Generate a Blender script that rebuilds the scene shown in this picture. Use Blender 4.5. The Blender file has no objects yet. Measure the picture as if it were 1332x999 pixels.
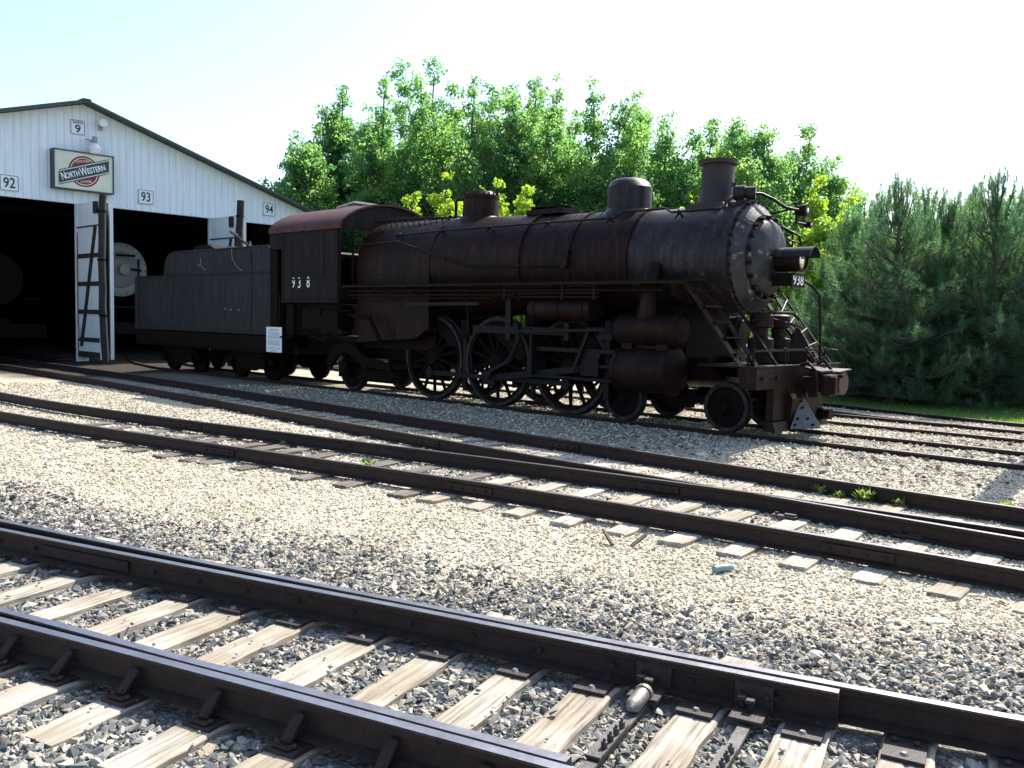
import bpy, bmesh, math, random
import numpy as np
from mathutils import Vector, Matrix, Euler
R = math.radians
random.seed(7); rng = np.random.default_rng(7)
scene = bpy.context.scene
C = scene.collection

# ---------------------------------------------------------------- camera, sky, sun, exposure
cam_d = bpy.data.cameras.new('camera'); cam = bpy.data.objects.new('camera', cam_d); C.objects.link(cam)
cam_d.sensor_width = 36; cam_d.lens = 36*1153.6/1332; cam_d.clip_end = 3000; cam_d.clip_start = 0.05
PITCH, ROLL = 0.0718, 0.0230
F_ = Vector((0, math.cos(PITCH), -math.sin(PITCH))); U_ = Vector((0, math.sin(PITCH), math.cos(PITCH))); R_ = Vector((1, 0, 0))
cr, sr = math.cos(ROLL), math.sin(ROLL)
Rx = R_*cr+U_*sr; Ux = U_*cr-R_*sr
cam.matrix_world = Matrix(((Rx.x, Ux.x, -F_.x, 0), (Rx.y, Ux.y, -F_.y, 0), (Rx.z, Ux.z, -F_.z, 1.8187), (0, 0, 0, 1)))
scene.camera = cam

A = 0.742                                            # heading of the locomotive's track
DIR = Vector((-math.cos(A), math.sin(A), 0)); NRM = Vector((math.sin(A), math.cos(A), 0)); P0 = Vector((3.7094, 15.1423, 0))
SUN_AZ = math.atan2(NRM.x, NRM.y) - R(3.5)           # clockwise from +Y
SUN_EL = R(48)
world = bpy.data.worlds.new('World'); scene.world = world; world.use_nodes = True
wn = world.node_tree; sky = wn.nodes.new('ShaderNodeTexSky'); sky.sky_type = 'NISHITA'; sky.sun_disc = False
sky.sun_elevation = SUN_EL; sky.sun_rotation = SUN_AZ; sky.air_density = 1.0; sky.dust_density = 2.0; sky.ozone_density = 1.8; sky.altitude = 200
bg = wn.nodes['Background']; bg.inputs['Strength'].default_value = 0.15
wn.links.new(sky.outputs[0], bg.inputs['Color'])
sun_d = bpy.data.lights.new('sun', 'SUN'); sun_d.energy = 5.0; sun_d.angle = R(0.53); sun_d.color = (1, 0.965, 0.89)
sun = bpy.data.objects.new('sun', sun_d); C.objects.link(sun)
sd = Vector((math.sin(SUN_AZ)*math.cos(SUN_EL), math.cos(SUN_AZ)*math.cos(SUN_EL), math.sin(SUN_EL)))
sun.rotation_euler = sd.to_track_quat('Z', 'Y').to_euler()
vs = scene.view_settings; vs.view_transform = 'Standard'; vs.look = 'None'; vs.gamma = 1; vs.exposure = 1.05; vs.use_curve_mapping = False

def W(s, side, z=0.0):
    return P0 + DIR*s + NRM*side + Vector((0, 0, z))
def SD(x, y):
    r = Vector((x, y, 0))-P0
    return r.dot(DIR), r.dot(NRM)

# ---------------------------------------------------------------- materials
def mat(name, col, rough=0.7, metal=0.0, noise=None, bump=0.0, scale=8.0, spots=None, coords='Object', spec=0.4, streak=0.0):
    """noise = second colour mixed by fractal noise, spots = (colour, threshold, scale)"""
    m = bpy.data.materials.new(name); m.use_nodes = True
    nt = m.node_tree; b = nt.nodes['Principled BSDF']
    b.inputs['Base Color'].default_value = (*col, 1); b.inputs['Roughness'].default_value = rough; b.inputs['Metallic'].default_value = metal
    b.inputs['Specular IOR Level'].default_value = spec
    tc = nt.nodes.new('ShaderNodeTexCoord'); src = tc.outputs[coords]
    out = None
    if noise:
        n = nt.nodes.new('ShaderNodeTexNoise'); n.inputs['Scale'].default_value = scale; n.inputs['Detail'].default_value = 8; n.inputs['Roughness'].default_value = 0.65
        nt.links.new(src, n.inputs['Vector'])
        r = nt.nodes.new('ShaderNodeValToRGB'); r.color_ramp.elements[0].position = 0.35; r.color_ramp.elements[1].position = 0.68
        r.color_ramp.elements[0].color = (*col, 1); r.color_ramp.elements[1].color = (*noise, 1)
        nt.links.new(n.outputs['Fac'], r.inputs['Fac']); out = r.outputs['Color']
    if spots:
        n2 = nt.nodes.new('ShaderNodeTexNoise'); n2.inputs['Scale'].default_value = spots[2]; n2.inputs['Detail'].default_value = 10; n2.inputs['Roughness'].default_value = 0.7
        nt.links.new(src, n2.inputs['Vector'])
        r2 = nt.nodes.new('ShaderNodeValToRGB'); r2.color_ramp.elements[0].position = spots[1]; r2.color_ramp.elements[1].position = min(1, spots[1]+0.05)
        r2.color_ramp.elements[0].color = (0, 0, 0, 1); r2.color_ramp.elements[1].color = (1, 1, 1, 1)
        nt.links.new(n2.outputs['Fac'], r2.inputs['Fac'])
        mx = nt.nodes.new('ShaderNodeMix'); mx.data_type = 'RGBA'
        nt.links.new(r2.outputs['Color'], mx.inputs[0])
        if out: nt.links.new(out, mx.inputs[6])
        else: mx.inputs[6].default_value = (*col, 1)
        mx.inputs[7].default_value = (*spots[0], 1); out = mx.outputs[2]
    if streak and out:
        mp = nt.nodes.new('ShaderNodeMapping'); mp.inputs['Scale'].default_value = (7, 7, .55); nt.links.new(src, mp.inputs['Vector'])
        n4 = nt.nodes.new('ShaderNodeTexNoise'); n4.inputs['Scale'].default_value = 1.3; n4.inputs['Detail'].default_value = 9; n4.inputs['Roughness'].default_value = 0.7; nt.links.new(mp.outputs[0], n4.inputs['Vector'])
        r4 = nt.nodes.new('ShaderNodeValToRGB'); e4 = r4.color_ramp.elements; e4[0].position = .36; e4[0].color = (.5, .48, .48, 1); e4[1].position = .66; e4[1].color = (2.6, 2.1, 1.9, 1); k4 = e4.new(.5); k4.color = (1, 1, 1, 1)
        nt.links.new(n4.outputs['Fac'], r4.inputs['Fac']); m4 = nt.nodes.new('ShaderNodeMix'); m4.data_type = 'RGBA'; m4.blend_type = 'MULTIPLY'; m4.inputs[0].default_value = streak
        nt.links.new(out, m4.inputs[6]); nt.links.new(r4.outputs[0], m4.inputs[7]); out = m4.outputs[2]
    if out: nt.links.new(out, b.inputs['Base Color'])
    if bump:
        nb = nt.nodes.new('ShaderNodeTexNoise'); nb.inputs['Scale'].default_value = scale*4; nb.inputs['Detail'].default_value = 6
        nt.links.new(src, nb.inputs['Vector'])
        bp = nt.nodes.new('ShaderNodeBump'); bp.inputs['Strength'].default_value = bump; bp.inputs['Distance'].default_value = 0.02
        nt.links.new(nb.outputs['Fac'], bp.inputs['Height']); nt.links.new(bp.outputs[0], b.inputs['Normal'])
    return m

M = {}
M['iron'] = mat('weathered_black_iron', (0.0085, 0.0040, 0.0036), 0.5, 0.0, (0.016, 0.0065, 0.0050), 0.5, 3.0, ((0.045, 0.015, 0.009), 0.64, 5.0), spec=0.12, streak=.6)
M['boiler'] = mat('rusty_boiler_jacket', (0.0110, 0.0060, 0.0052), 0.5, 0.0, (0.020, 0.0090, 0.0068), 0.6, 1.6, ((0.034, 0.0105, 0.008), 0.60, 2.6), spec=0.10, streak=.6)
M['smokebox'] = mat('streaked_smokebox', (0.0095, 0.0080, 0.0085), 0.42, 0.0, (0.028, 0.023, 0.024), 0.3, 2.5, ((0.12, 0.05, 0.03), 0.62, 4.0), spec=0.2, streak=.9)
M['dark'] = mat('sooty_running_gear', (0.0060, 0.0028, 0.0026), 0.6, 0.0, (0.011, 0.005, 0.0042), 0.3, 6.0, spec=0.06)
M['steel'] = mat('dull_rod_steel', (0.012, 0.011, 0.013), 0.5, 0.1, (0.007, 0.005, 0.005), 0.2, 9.0, spec=0.15)
M['tyre'] = mat('worn_wheel_tyre', (0.045, 0.040, 0.038), 0.55, 0.1, (0.006, 0.005, 0.005), 0.3, 9.0, spec=0.15)
M['cab'] = mat('faded_cab_side', (0.0095, 0.0095, 0.0105), 0.6, 0.0, (0.013, 0.0075, 0.007), 0.25, 2.0, ((0.030, 0.007, 0.006), 0.58, 2.6), spec=0.12, streak=.8)
M['cabroof'] = mat('red_rust_cab_roof', (0.085, 0.015, 0.012), 0.7, 0.0, (0.035, 0.017, 0.015), 0.5, 4.0, ((0.16, 0.075, 0.065), 0.60, 7.0))
M['tender'] = mat('faded_black_tender', (0.016, 0.0185, 0.0205), 0.55, 0.0, (0.024, 0.0265, 0.028), 0.25, 1.4, ((0.024, 0.017, 0.015), 0.64, 4.0), spec=0.15, streak=.55)
M['plow'] = mat('grey_pilot_plate', (0.10, 0.115, 0.12), 0.6, 0.1, (0.055, 0.065, 0.075), 0.3, 6.0)
M['whitepaint'] = mat('white_number_paint', (0.75, 0.75, 0.74), 0.6)
M['glass'] = mat('lamp_glass', (0.55, 0.56, 0.5), 0.08, 0.6, spec=0.8)
M['cream'] = mat('cream_hatch', (0.55, 0.52, 0.44), 0.7, 0, (0.35, 0.3, 0.25), 0.1, 5)
M['rail'] = mat('rusty_rail_side', (0.020, 0.012, 0.010), 0.7, 0.0, (0.036, 0.021, 0.016), 0.3, 10.0, ((0.012, 0.009, 0.008), 0.6, 5.0), spec=0.25)
M['railtop'] = mat('worn_rail_top', (0.34, 0.33, 0.34), 0.33, 0.9, (0.22, 0.20, 0.20), 0.1, 5.0)
M['plate'] = mat('tie_plate_iron', (0.022, 0.016, 0.015), 0.6, 0.1, (0.040, 0.028, 0.024), 0.3, 20.0)
M['bolt'] = mat('worn_bolt', (0.28, 0.26, 0.24), 0.5, 0.4, (0.12, 0.09, 0.07), 0.2, 30)
M['switchbar'] = mat('grey_switch_rod', (0.11, 0.10, 0.095), 0.6, 0.2, (0.06, 0.05, 0.045), 0.3, 12)
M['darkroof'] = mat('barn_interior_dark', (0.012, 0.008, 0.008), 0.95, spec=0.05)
M['green'] = mat('dark_green_trim', (0.035, 0.065, 0.055), 0.6, 0, (0.05, 0.08, 0.07), 0.1, 3)
M['post'] = mat('old_grey_post', (0.035, 0.029, 0.027), 0.85, 0, (0.018, 0.013, 0.012), 0.5, 3)
M['silver'] = mat('silver_smokebox_paint', (0.30, 0.32, 0.33), 0.5, 0.1, (0.22, 0.24, 0.25), 0.1, 3)
M['signwhite'] = mat('sign_white', (0.76, 0.82, 0.83), 0.5, 0, (0.68, 0.74, 0.76), 0.0, 5)
M['signcream'] = mat('sign_cream', (0.62, 0.66, 0.52), 0.5, 0, (0.56, 0.60, 0.50), 0.0, 2)
M['ink'] = mat('sign_ink', (0.03, 0.04, 0.045), 0.6)
M['inkgrey'] = mat('sign_fine_print', (0.32, 0.36, 0.38), 0.6)
M['red'] = mat('sign_red', (0.33, 0.03, 0.06), 0.5)
M['teal'] = mat('sign_dark_teal', (0.025, 0.05, 0.06), 0.5)
M['lamp'] = mat('lamp_enamel', (0.7, 0.72, 0.72), 0.4)
M['bark'] = mat('tree_bark', (0.07, 0.055, 0.042), 0.9, 0, (0.13, 0.11, 0.09), 0.6, 6)
M['plastic'] = mat('pale_blue_plastic', (0.16, 0.24, 0.235), 0.35)
M['stone'] = mat('pale_stone', (0.62, 0.58, 0.5), 0.9, 0, (0.5, 0.46, 0.4), 0.5, 20)

def wood_mat(name, light, dark, obj_scale=(2.0, 40.0, 8.0)):
    m = bpy.data.materials.new(name); m.use_nodes = True; nt = m.node_tree; b = nt.nodes['Principled BSDF']; b.inputs['Roughness'].default_value = 0.85
    b.inputs['Specular IOR Level'].default_value = 0.2
    tc = nt.nodes.new('ShaderNodeTexCoord'); mp = nt.nodes.new('ShaderNodeMapping'); mp.inputs['Scale'].default_value = obj_scale
    oi = nt.nodes.new('ShaderNodeObjectInfo'); ad = nt.nodes.new('ShaderNodeVectorMath'); ad.operation = 'ADD'
    cmb = nt.nodes.new('ShaderNodeCombineXYZ'); ml = nt.nodes.new('ShaderNodeMath'); ml.operation = 'MULTIPLY'; ml.inputs[1].default_value = 40
    nt.links.new(oi.outputs['Random'], ml.inputs[0]); nt.links.new(ml.outputs[0], cmb.inputs[0]); nt.links.new(ml.outputs[0], cmb.inputs[2])
    nt.links.new(tc.outputs['Object'], ad.inputs[0]); nt.links.new(cmb.outputs[0], ad.inputs[1]); nt.links.new(ad.outputs[0], mp.inputs['Vector'])
    n = nt.nodes.new('ShaderNodeTexNoise'); n.inputs['Scale'].default_value = 1.0; n.inputs['Detail'].default_value = 10; n.inputs['Roughness'].default_value = 0.7
    nt.links.new(mp.outputs[0], n.inputs['Vector'])
    r = nt.nodes.new('ShaderNodeValToRGB'); e = r.color_ramp.elements
    e[0].position = 0.30; e[0].color = (*[c*0.35 for c in dark], 1); e[1].position = 0.62; e[1].color = (*light, 1)
    k = e.new(0.38); k.color = (*dark, 1); k2 = e.new(0.47); k2.color = (*[0.5*(a+c) for a, c in zip(light, dark)], 1)
    nt.links.new(n.outputs['Fac'], r.inputs['Fac'])
    n2 = nt.nodes.new('ShaderNodeTexNoise'); n2.inputs['Scale'].default_value = 2.2; n2.inputs['Detail'].default_value = 4
    nt.links.new(ad.outputs[0], n2.inputs['Vector'])
    r2 = nt.nodes.new('ShaderNodeValToRGB'); r2.color_ramp.elements[0].position = 0.4; r2.color_ramp.elements[0].color = (0.74, 0.68, 0.6, 1); r2.color_ramp.elements[1].position = 0.62; r2.color_ramp.elements[1].color = (1, 1, 1, 1)
    nt.links.new(n2.outputs['Fac'], r2.inputs['Fac'])
    mx = nt.nodes.new('ShaderNodeMix'); mx.data_type = 'RGBA'; mx.blend_type = 'MULTIPLY'; mx.inputs[0].default_value = 1
    nt.links.new(r.outputs[0], mx.inputs[6]); nt.links.new(r2.outputs[0], mx.inputs[7]); nt.links.new(mx.outputs[2], b.inputs['Base Color'])
    bp = nt.nodes.new('ShaderNodeBump'); bp.inputs['Strength'].default_value = 0.7; bp.inputs['Distance'].default_value = 0.01
    nt.links.new(n.outputs['Fac'], bp.inputs['Height']); nt.links.new(bp.outputs[0], b.inputs['Normal'])
    return m
M['tie'] = wood_mat('weathered_tie_wood', (0.46, 0.425, 0.365), (0.22, 0.19, 0.15), (1.5, 45.0, 30.0))
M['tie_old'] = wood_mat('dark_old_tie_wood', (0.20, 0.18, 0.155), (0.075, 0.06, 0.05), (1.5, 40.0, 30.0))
M['ladderwood'] = M['iron']

def siding_mat():
    m = bpy.data.materials.new('white_ribbed_siding'); m.use_nodes = True; nt = m.node_tree; b = nt.nodes['Principled BSDF']; b.inputs['Roughness'].default_value = 0.5
    tc = nt.nodes.new('ShaderNodeTexCoord')
    w = nt.nodes.new('ShaderNodeTexWave'); w.wave_type = 'BANDS'; w.bands_direction = 'Y'; w.inputs['Scale'].default_value = 1.1; w.inputs['Distortion'].default_value = 0
    nt.links.new(tc.outputs['Object'], w.inputs['Vector'])
    r = nt.nodes.new('ShaderNodeValToRGB'); r.color_ramp.elements[0].position = 0.0; r.color_ramp.elements[0].color = (0, 0, 0, 1); r.color_ramp.elements[1].position = 0.12; r.color_ramp.elements[1].color = (1, 1, 1, 1)
    nt.links.new(w.outputs['Fac'], r.inputs['Fac'])
    mp = nt.nodes.new('ShaderNodeMapping'); mp.inputs['Scale'].default_value = (1, 5, 0.35); nt.links.new(tc.outputs['Object'], mp.inputs['Vector'])
    n = nt.nodes.new('ShaderNodeTexNoise'); n.inputs['Scale'].default_value = 2.0; n.inputs['Detail'].default_value = 8; nt.links.new(mp.outputs[0], n.inputs['Vector'])
    r3 = nt.nodes.new('ShaderNodeValToRGB'); r3.color_ramp.elements[0].position = 0.3; r3.color_ramp.elements[0].color = (0.62, 0.70, 0.73, 1); r3.color_ramp.elements[1].position = 0.6; r3.color_ramp.elements[1].color = (0.72, 0.80, 0.83, 1)
    nt.links.new(n.outputs['Fac'], r3.inputs['Fac'])
    mx = nt.nodes.new('ShaderNodeMix'); mx.data_type = 'RGBA'; mx.blend_type = 'MULTIPLY'; mx.inputs[0].default_value = 0.10
    nt.links.new(r3.outputs[0], mx.inputs[6]); nt.links.new(r.outputs[0], mx.inputs[7]); nt.links.new(mx.outputs[2], b.inputs['Base Color'])
    bp = nt.nodes.new('ShaderNodeBump'); bp.inputs['Strength'].default_value = 0.6; bp.inputs['Distance'].default_value = 0.02
    nt.links.new(r.outputs[0], bp.inputs['Height']); nt.links.new(bp.outputs[0], b.inputs['Normal'])
    return m
M['siding'] = siding_mat()

def leaf_mat(name, c1, c2, trans):
    m = bpy.data.materials.new(name); m.use_nodes = True; nt = m.node_tree; nt.nodes.clear()
    o = nt.nodes.new('ShaderNodeOutputMaterial'); d = nt.nodes.new('ShaderNodeBsdfPrincipled'); t = nt.nodes.new('ShaderNodeBsdfTranslucent'); mx = nt.nodes.new('ShaderNodeMixShader')
    d.inputs['Roughness'].default_value = 0.45; d.inputs['Specular IOR Level'].default_value = 0.35
    g = nt.nodes.new('ShaderNodeTexCoord'); n = nt.nodes.new('ShaderNodeTexNoise'); n.inputs['Scale'].default_value = 0.9; n.inputs['Detail'].default_value = 6; nt.links.new(g.outputs['Object'], n.inputs['Vector'])
    r = nt.nodes.new('ShaderNodeValToRGB'); r.color_ramp.elements[0].position = 0.38; r.color_ramp.elements[0].color = (*c1, 1); r.color_ramp.elements[1].position = 0.62; r.color_ramp.elements[1].color = (*c2, 1)
    nt.links.new(n.outputs['Fac'], r.inputs['Fac']); nt.links.new(r.outputs[0], d.inputs['Base Color'])
    br = nt.nodes.new('ShaderNodeMix'); br.data_type = 'RGBA'; br.blend_type = 'MULTIPLY'; br.inputs[0].default_value = 1; br.inputs[7].default_value = (3.0, 3.3, 1.7, 1)
    nt.links.new(r.outputs[0], br.inputs[6]); nt.links.new(br.outputs[2], t.inputs['Color'])
    mx.inputs[0].default_value = trans
    nt.links.new(d.outputs[0], mx.inputs[1]); nt.links.new(t.outputs[0], mx.inputs[2]); nt.links.new(mx.outputs[0], o.inputs[0])
    return m
M['leaf'] = leaf_mat('cottonwood_leaves', (0.055, 0.125, 0.075), (0.135, 0.205, 0.085), 0.62)
M['leaf_yellow'] = leaf_mat('yellow_green_leaves', (0.13, 0.20, 0.03), (0.22, 0.27, 0.04), 0.5)
M['needle'] = leaf_mat('pine_needles', (0.040, 0.092, 0.072), (0.075, 0.135, 0.070), 0.42)
M['weed'] = leaf_mat('weed_leaves', (0.14, 0.18, 0.06), (0.20, 0.23, 0.09), 0.3)
M['grass'] = leaf_mat('grass_blades', (0.06, 0.13, 0.025), (0.10, 0.17, 0.03), 0.4)

def stone_mat(name, cols, bright=1.0):
    m = bpy.data.materials.new(name); m.use_nodes = True; nt = m.node_tree; b = nt.nodes['Principled BSDF']; b.inputs['Roughness'].default_value = 0.8; b.inputs['Specular IOR Level'].default_value = 0.3
    oi = nt.nodes.new('ShaderNodeObjectInfo'); r = nt.nodes.new('ShaderNodeValToRGB'); r.color_ramp.interpolation = 'CONSTANT'
    e = r.color_ramp.elements; e[0].position = 0; e[0].color = (*cols[0], 1); e[1].position = 1/len(cols); e[1].color = (*cols[1], 1)
    for i, c in enumerate(cols[2:]): k = e.new((i+2)/len(cols)); k.color = (*c, 1)
    nt.links.new(oi.outputs['Random'], r.inputs['Fac'])
    tc = nt.nodes.new('ShaderNodeTexCoord'); n = nt.nodes.new('ShaderNodeTexNoise'); n.inputs['Scale'].default_value = 4; n.inputs['Detail'].default_value = 5; nt.links.new(tc.outputs['Object'], n.inputs['Vector'])
    r2 = nt.nodes.new('ShaderNodeValToRGB'); r2.color_ramp.elements[0].position = 0.3; r2.color_ramp.elements[0].color = (0.7, 0.7, 0.7, 1); r2.color_ramp.elements[1].position = 0.65; r2.color_ramp.elements[1].color = (1.1, 1.1, 1.1, 1)
    nt.links.new(n.outputs['Fac'], r2.inputs['Fac'])
    mx = nt.nodes.new('ShaderNodeMix'); mx.data_type = 'RGBA'; mx.blend_type = 'MULTIPLY'; mx.inputs[0].default_value = 1
    nt.links.new(r.outputs[0], mx.inputs[6]); nt.links.new(r2.outputs[0], mx.inputs[7]); nt.links.new(mx.outputs[2], b.inputs['Base Color'])
    return m
GREYS = [(0.13, 0.135, 0.13), (0.23, 0.225, 0.20), (0.08, 0.09, 0.09), (0.32, 0.30, 0.26), (0.18, 0.175, 0.16), (0.42, 0.395, 0.33), (0.11, 0.105, 0.095), (0.34, 0.28, 0.21)]
TANS = [(0.57, 0.50, 0.375), (0.63, 0.57, 0.45), (0.50, 0.43, 0.31), (0.67, 0.62, 0.51), (0.54, 0.47, 0.345), (0.46, 0.42, 0.34), (0.60, 0.52, 0.38), (0.40, 0.32, 0.235)]
M['greystone'] = stone_mat('grey_ballast_stone', GREYS)
M['tanstone'] = stone_mat('tan_gravel_stone', TANS)

# ---------------------------------------------------------------- mesh builder
class MB:
    def __init__(s): s.v = []; s.f = []; s.m = []
    def add(s, vs, fs, mi=0):
        o = len(s.v); s.v += [tuple(v) for v in vs]; s.f += [tuple(i+o for i in f) for f in fs]; s.m += [mi]*len(fs)
    def box(s, c, d, rot=None, mi=0, taper=None):
        x, y, z = [k/2 for k in d]; vs = [Vector((a*x, b*y, e*z)) for e in (-1, 1) for b in (-1, 1) for a in (-1, 1)]
        if taper: vs = [Vector((v.x*(taper if v.z > 0 else 1), v.y*(taper if v.z > 0 else 1), v.z)) for v in vs]
        if rot is not None:
            mt = rot if isinstance(rot, Matrix) else Euler(rot).to_matrix()
            vs = [mt @ v for v in vs]
        c = Vector(c); s.add([v+c for v in vs], [(0, 2, 3, 1), (4, 5, 7, 6), (0, 1, 5, 4), (2, 6, 7, 3), (0, 4, 6, 2), (1, 3, 7, 5)], mi); return s
    def bar(s, p, q, w, h, up=(0, 0, 1), mi=0):
        p = Vector(p); q = Vector(q); X = (q-p); L = X.length; X.normalize(); Y = Vector(up).cross(X)
        if Y.length < 1e-4: Y = Vector((0, 1, 0)).cross(X)
        Y.normalize(); Z = X.cross(Y); mt = Matrix((X, Y, Z)).transposed()
        return s.box((p+q)/2, (L, w, h), mt, mi)
    def tube(s, p, q, r, r2=None, n=10, cap=True, mi=0):
        p = Vector(p); q = Vector(q); r2 = r if r2 is None else r2; X = (q-p).normalized(); Y = X.orthogonal().normalized(); Z = X.cross(Y)
        vs = [];
        for c, rr in ((p, r), (q, r2)):
            for i in range(n):
                a = 2*math.pi*i/n; vs.append(c+(Y*math.cos(a)+Z*math.sin(a))*rr)
        fs = [(i, (i+1) % n, n+(i+1) % n, n+i) for i in range(n)]
        if cap: fs += [tuple(range(n-1, -1, -1)), tuple(range(n, 2*n))]
        s.add(vs, fs, mi); return s
    def pipe(s, pts, r, n=8, mi=0):
        pts = [Vector(p) for p in pts]; vs = []; fs = []; prev = None
        for i, p in enumerate(pts):
            t = (pts[min(i+1, len(pts)-1)]-pts[max(i-1, 0)]).normalized()
            Y = t.orthogonal().normalized() if prev is None else (prev-t*prev.dot(t)).normalized()
            prev = Y; Z = t.cross(Y); rr = r if not hasattr(r, '__len__') else r[i]
            for k in range(n):
                a = 2*math.pi*k/n; vs.append(p+(Y*math.cos(a)+Z*math.sin(a))*rr)
        for i in range(len(pts)-1):
            for k in range(n): fs.append((i*n+k, i*n+(k+1) % n, (i+1)*n+(k+1) % n, (i+1)*n+k))
        fs += [tuple(range(n-1, -1, -1)), tuple(range((len(pts)-1)*n, len(pts)*n))]
        s.add(vs, fs, mi); return s
    def lathe(s, prof, o, axis='Z', n=32, mi=0, arc=(0, 2*math.pi), caps=True):
        o = Vector(o); full = abs(arc[1]-arc[0]-2*math.pi) < 1e-6; cnt = n if full else n+1; vs = []
        for a_, r in prof:
            for i in range(cnt):
                t = arc[0]+(arc[1]-arc[0])*i/n; c, q = math.cos(t)*r, math.sin(t)*r
                vs.append(o+{'X': Vector((a_, c, q)), 'Y': Vector((c, a_, q)), 'Z': Vector((c, q, a_))}[axis])
        fs = []
        for j in range(len(prof)-1):
            for i in range(n):
                i2 = (i+1) % cnt if full else i+1; fs.append((j*cnt+i, j*cnt+i2, (j+1)*cnt+i2, (j+1)*cnt+i))
        if caps and full:
            if prof[0][1] > 1e-4: fs.append(tuple(range(cnt-1, -1, -1)))
            if prof[-1][1] > 1e-4: fs.append(tuple(range((len(prof)-1)*cnt, len(prof)*cnt)))
        s.add(vs, fs, mi); return s
    def prism(s, poly, a, b, plane='XZ', mi=0):
        f = {'XZ': lambda u, v, w: (u, w, v), 'YZ': lambda u, v, w: (w, u, v), 'XY': lambda u, v, w: (u, v, w)}[plane]
        n = len(poly); vs = [f(u, v, a) for u, v in poly]+[f(u, v, b) for u, v in poly]
        fs = [tuple(range(n-1, -1, -1)), tuple(range(n, 2*n))]+[(i, (i+1) % n, n+(i+1) % n, n+i) for i in range(n)]
        s.add(vs, fs, mi); return s
    def sphere(s, c, r, n=12, sc=(1, 1, 1)):
        prof = [(math.sin(R(a))*r*sc[2], max(1e-5, math.cos(R(a))*r)) for a in np.linspace(-90, 90, n//2+2)]
        o = len(s.v); s.lathe(prof, (0, 0, 0), 'Z', n, caps=False); c = Vector(c)
        for i in range(o, len(s.v)): v = s.v[i]; s.v[i] = (v[0]*sc[0]+c.x, v[1]*sc[1]+c.y, v[2]+c.z)
        return s
    def bolts(s, pts, r, nrm=None):
        for p in pts: s.sphere(p, r, 6)
        return s
    def build(s, name, material, parent=None, smooth=False, bevel=0.0, matrix=None):
        me = bpy.data.meshes.new(name); me.from_pydata(s.v, [], s.f)
        mats = material if isinstance(material, (list, tuple)) else [material]
        for k in mats: me.materials.append(k)
        me.polygons.foreach_set('material_index', s.m)
        bm = bmesh.new(); bm.from_mesh(me); bmesh.ops.recalc_face_normals(bm, faces=bm.faces)
        if bevel: bmesh.ops.bevel(bm, geom=[e for e in bm.edges if len(e.link_faces) == 2 and e.calc_face_angle(0) > 0.6], offset=bevel, segments=1, affect='EDGES')
        bm.to_mesh(me); bm.free()
        if smooth:
            me.polygons.foreach_set('use_smooth', [True]*len(me.polygons)); me.set_sharp_from_angle(angle=R(38))
        o = bpy.data.objects.new(name, me); C.objects.link(o)
        if parent: o.parent = parent
        if matrix is not None: o.matrix_world = matrix
        return o

def tag(o, label=None, cat=None, group=None, kind=None):
    if label: o['label'] = label
    if cat: o['category'] = cat
    if group: o['group'] = group
    if kind: o['kind'] = kind
    return o
def thing(name, label, cat, loc=(0, 0, 0), rz=0, group=None):
    o = bpy.data.objects.new(name, None); C.objects.link(o); o.location = loc; o.rotation_euler = (0, 0, rz); o.empty_display_size = 0.3
    return tag(o, label, cat, group)
def copy_tree(o, parent=None):
    c = o.copy(); C.objects.link(c); c.parent = parent
    for ch in list(o.children): copy_tree(ch, c)
    return c
def text_mesh(body, size, sx=1.0, extrude=0.0, bold=0.0):
    cu = bpy.data.curves.new('text', 'FONT'); cu.body = body; cu.size = size; cu.align_x = 'CENTER'; cu.align_y = 'CENTER'; cu.extrude = extrude; cu.offset = bold
    cu.resolution_u = 3
    o = bpy.data.objects.new('text', cu); C.objects.link(o)
    dg = bpy.context.evaluated_depsgraph_get(); me = bpy.data.meshes.new_from_object(o.evaluated_get(dg)); bpy.data.objects.remove(o); bpy.data.curves.remove(cu)
    for v in me.vertices: v.co.x *= sx
    return me
def text_obj(name, body, size, material, parent, basis, sx=1.0, bold=0.0):
    """basis: local matrix whose X is reading direction, Y up, Z out of the surface"""
    me = text_mesh(body, size, sx, 0.0, bold); me.materials.clear(); me.materials.append(material); me.name = name
    o = bpy.data.objects.new(name, me); C.objects.link(o); o.parent = parent; o.matrix_local = basis; return o
def frame(o, x, y):
    x = Vector(x).normalized(); y = Vector(y); y = (y-x*y.dot(x)).normalized(); z = x.cross(y)
    return Matrix(((x.x, y.x, z.x, o[0]), (x.y, y.y, z.y, o[1]), (x.z, y.z, z.z, o[2]), (0, 0, 0, 1)))

# ---------------------------------------------------------------- track curves (side offset as a function of s along the yard)
cU = [-6.33975e-05, 0.00129784, 0.05015328, -3.90165424]
cM = [0.00050692, -0.00501089, -0.15817270, -5.96089907]
cF = [0.0036395976, -0.2578386355, -10.865503812]
cN = [-0.0042810053, -0.3226447888, -12.513762498]
def curve(c, s, off=0.0):
    y = np.polyval(c, s); m = np.polyval(np.polyder(np.array(c)), s); h = math.hypot(1, m)
    return s-m/h*off, y+off/h, math.atan(m)
def Upt(s, off=0): return curve(cU, s, off)
def Mpt(s, off=0):
    if s > 14: 
        x, y, a = curve(cM, 14, off); return x+(s-14)*math.cos(a), y+(s-14)*math.sin(a), a
    return curve(cM, s, off)

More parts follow.
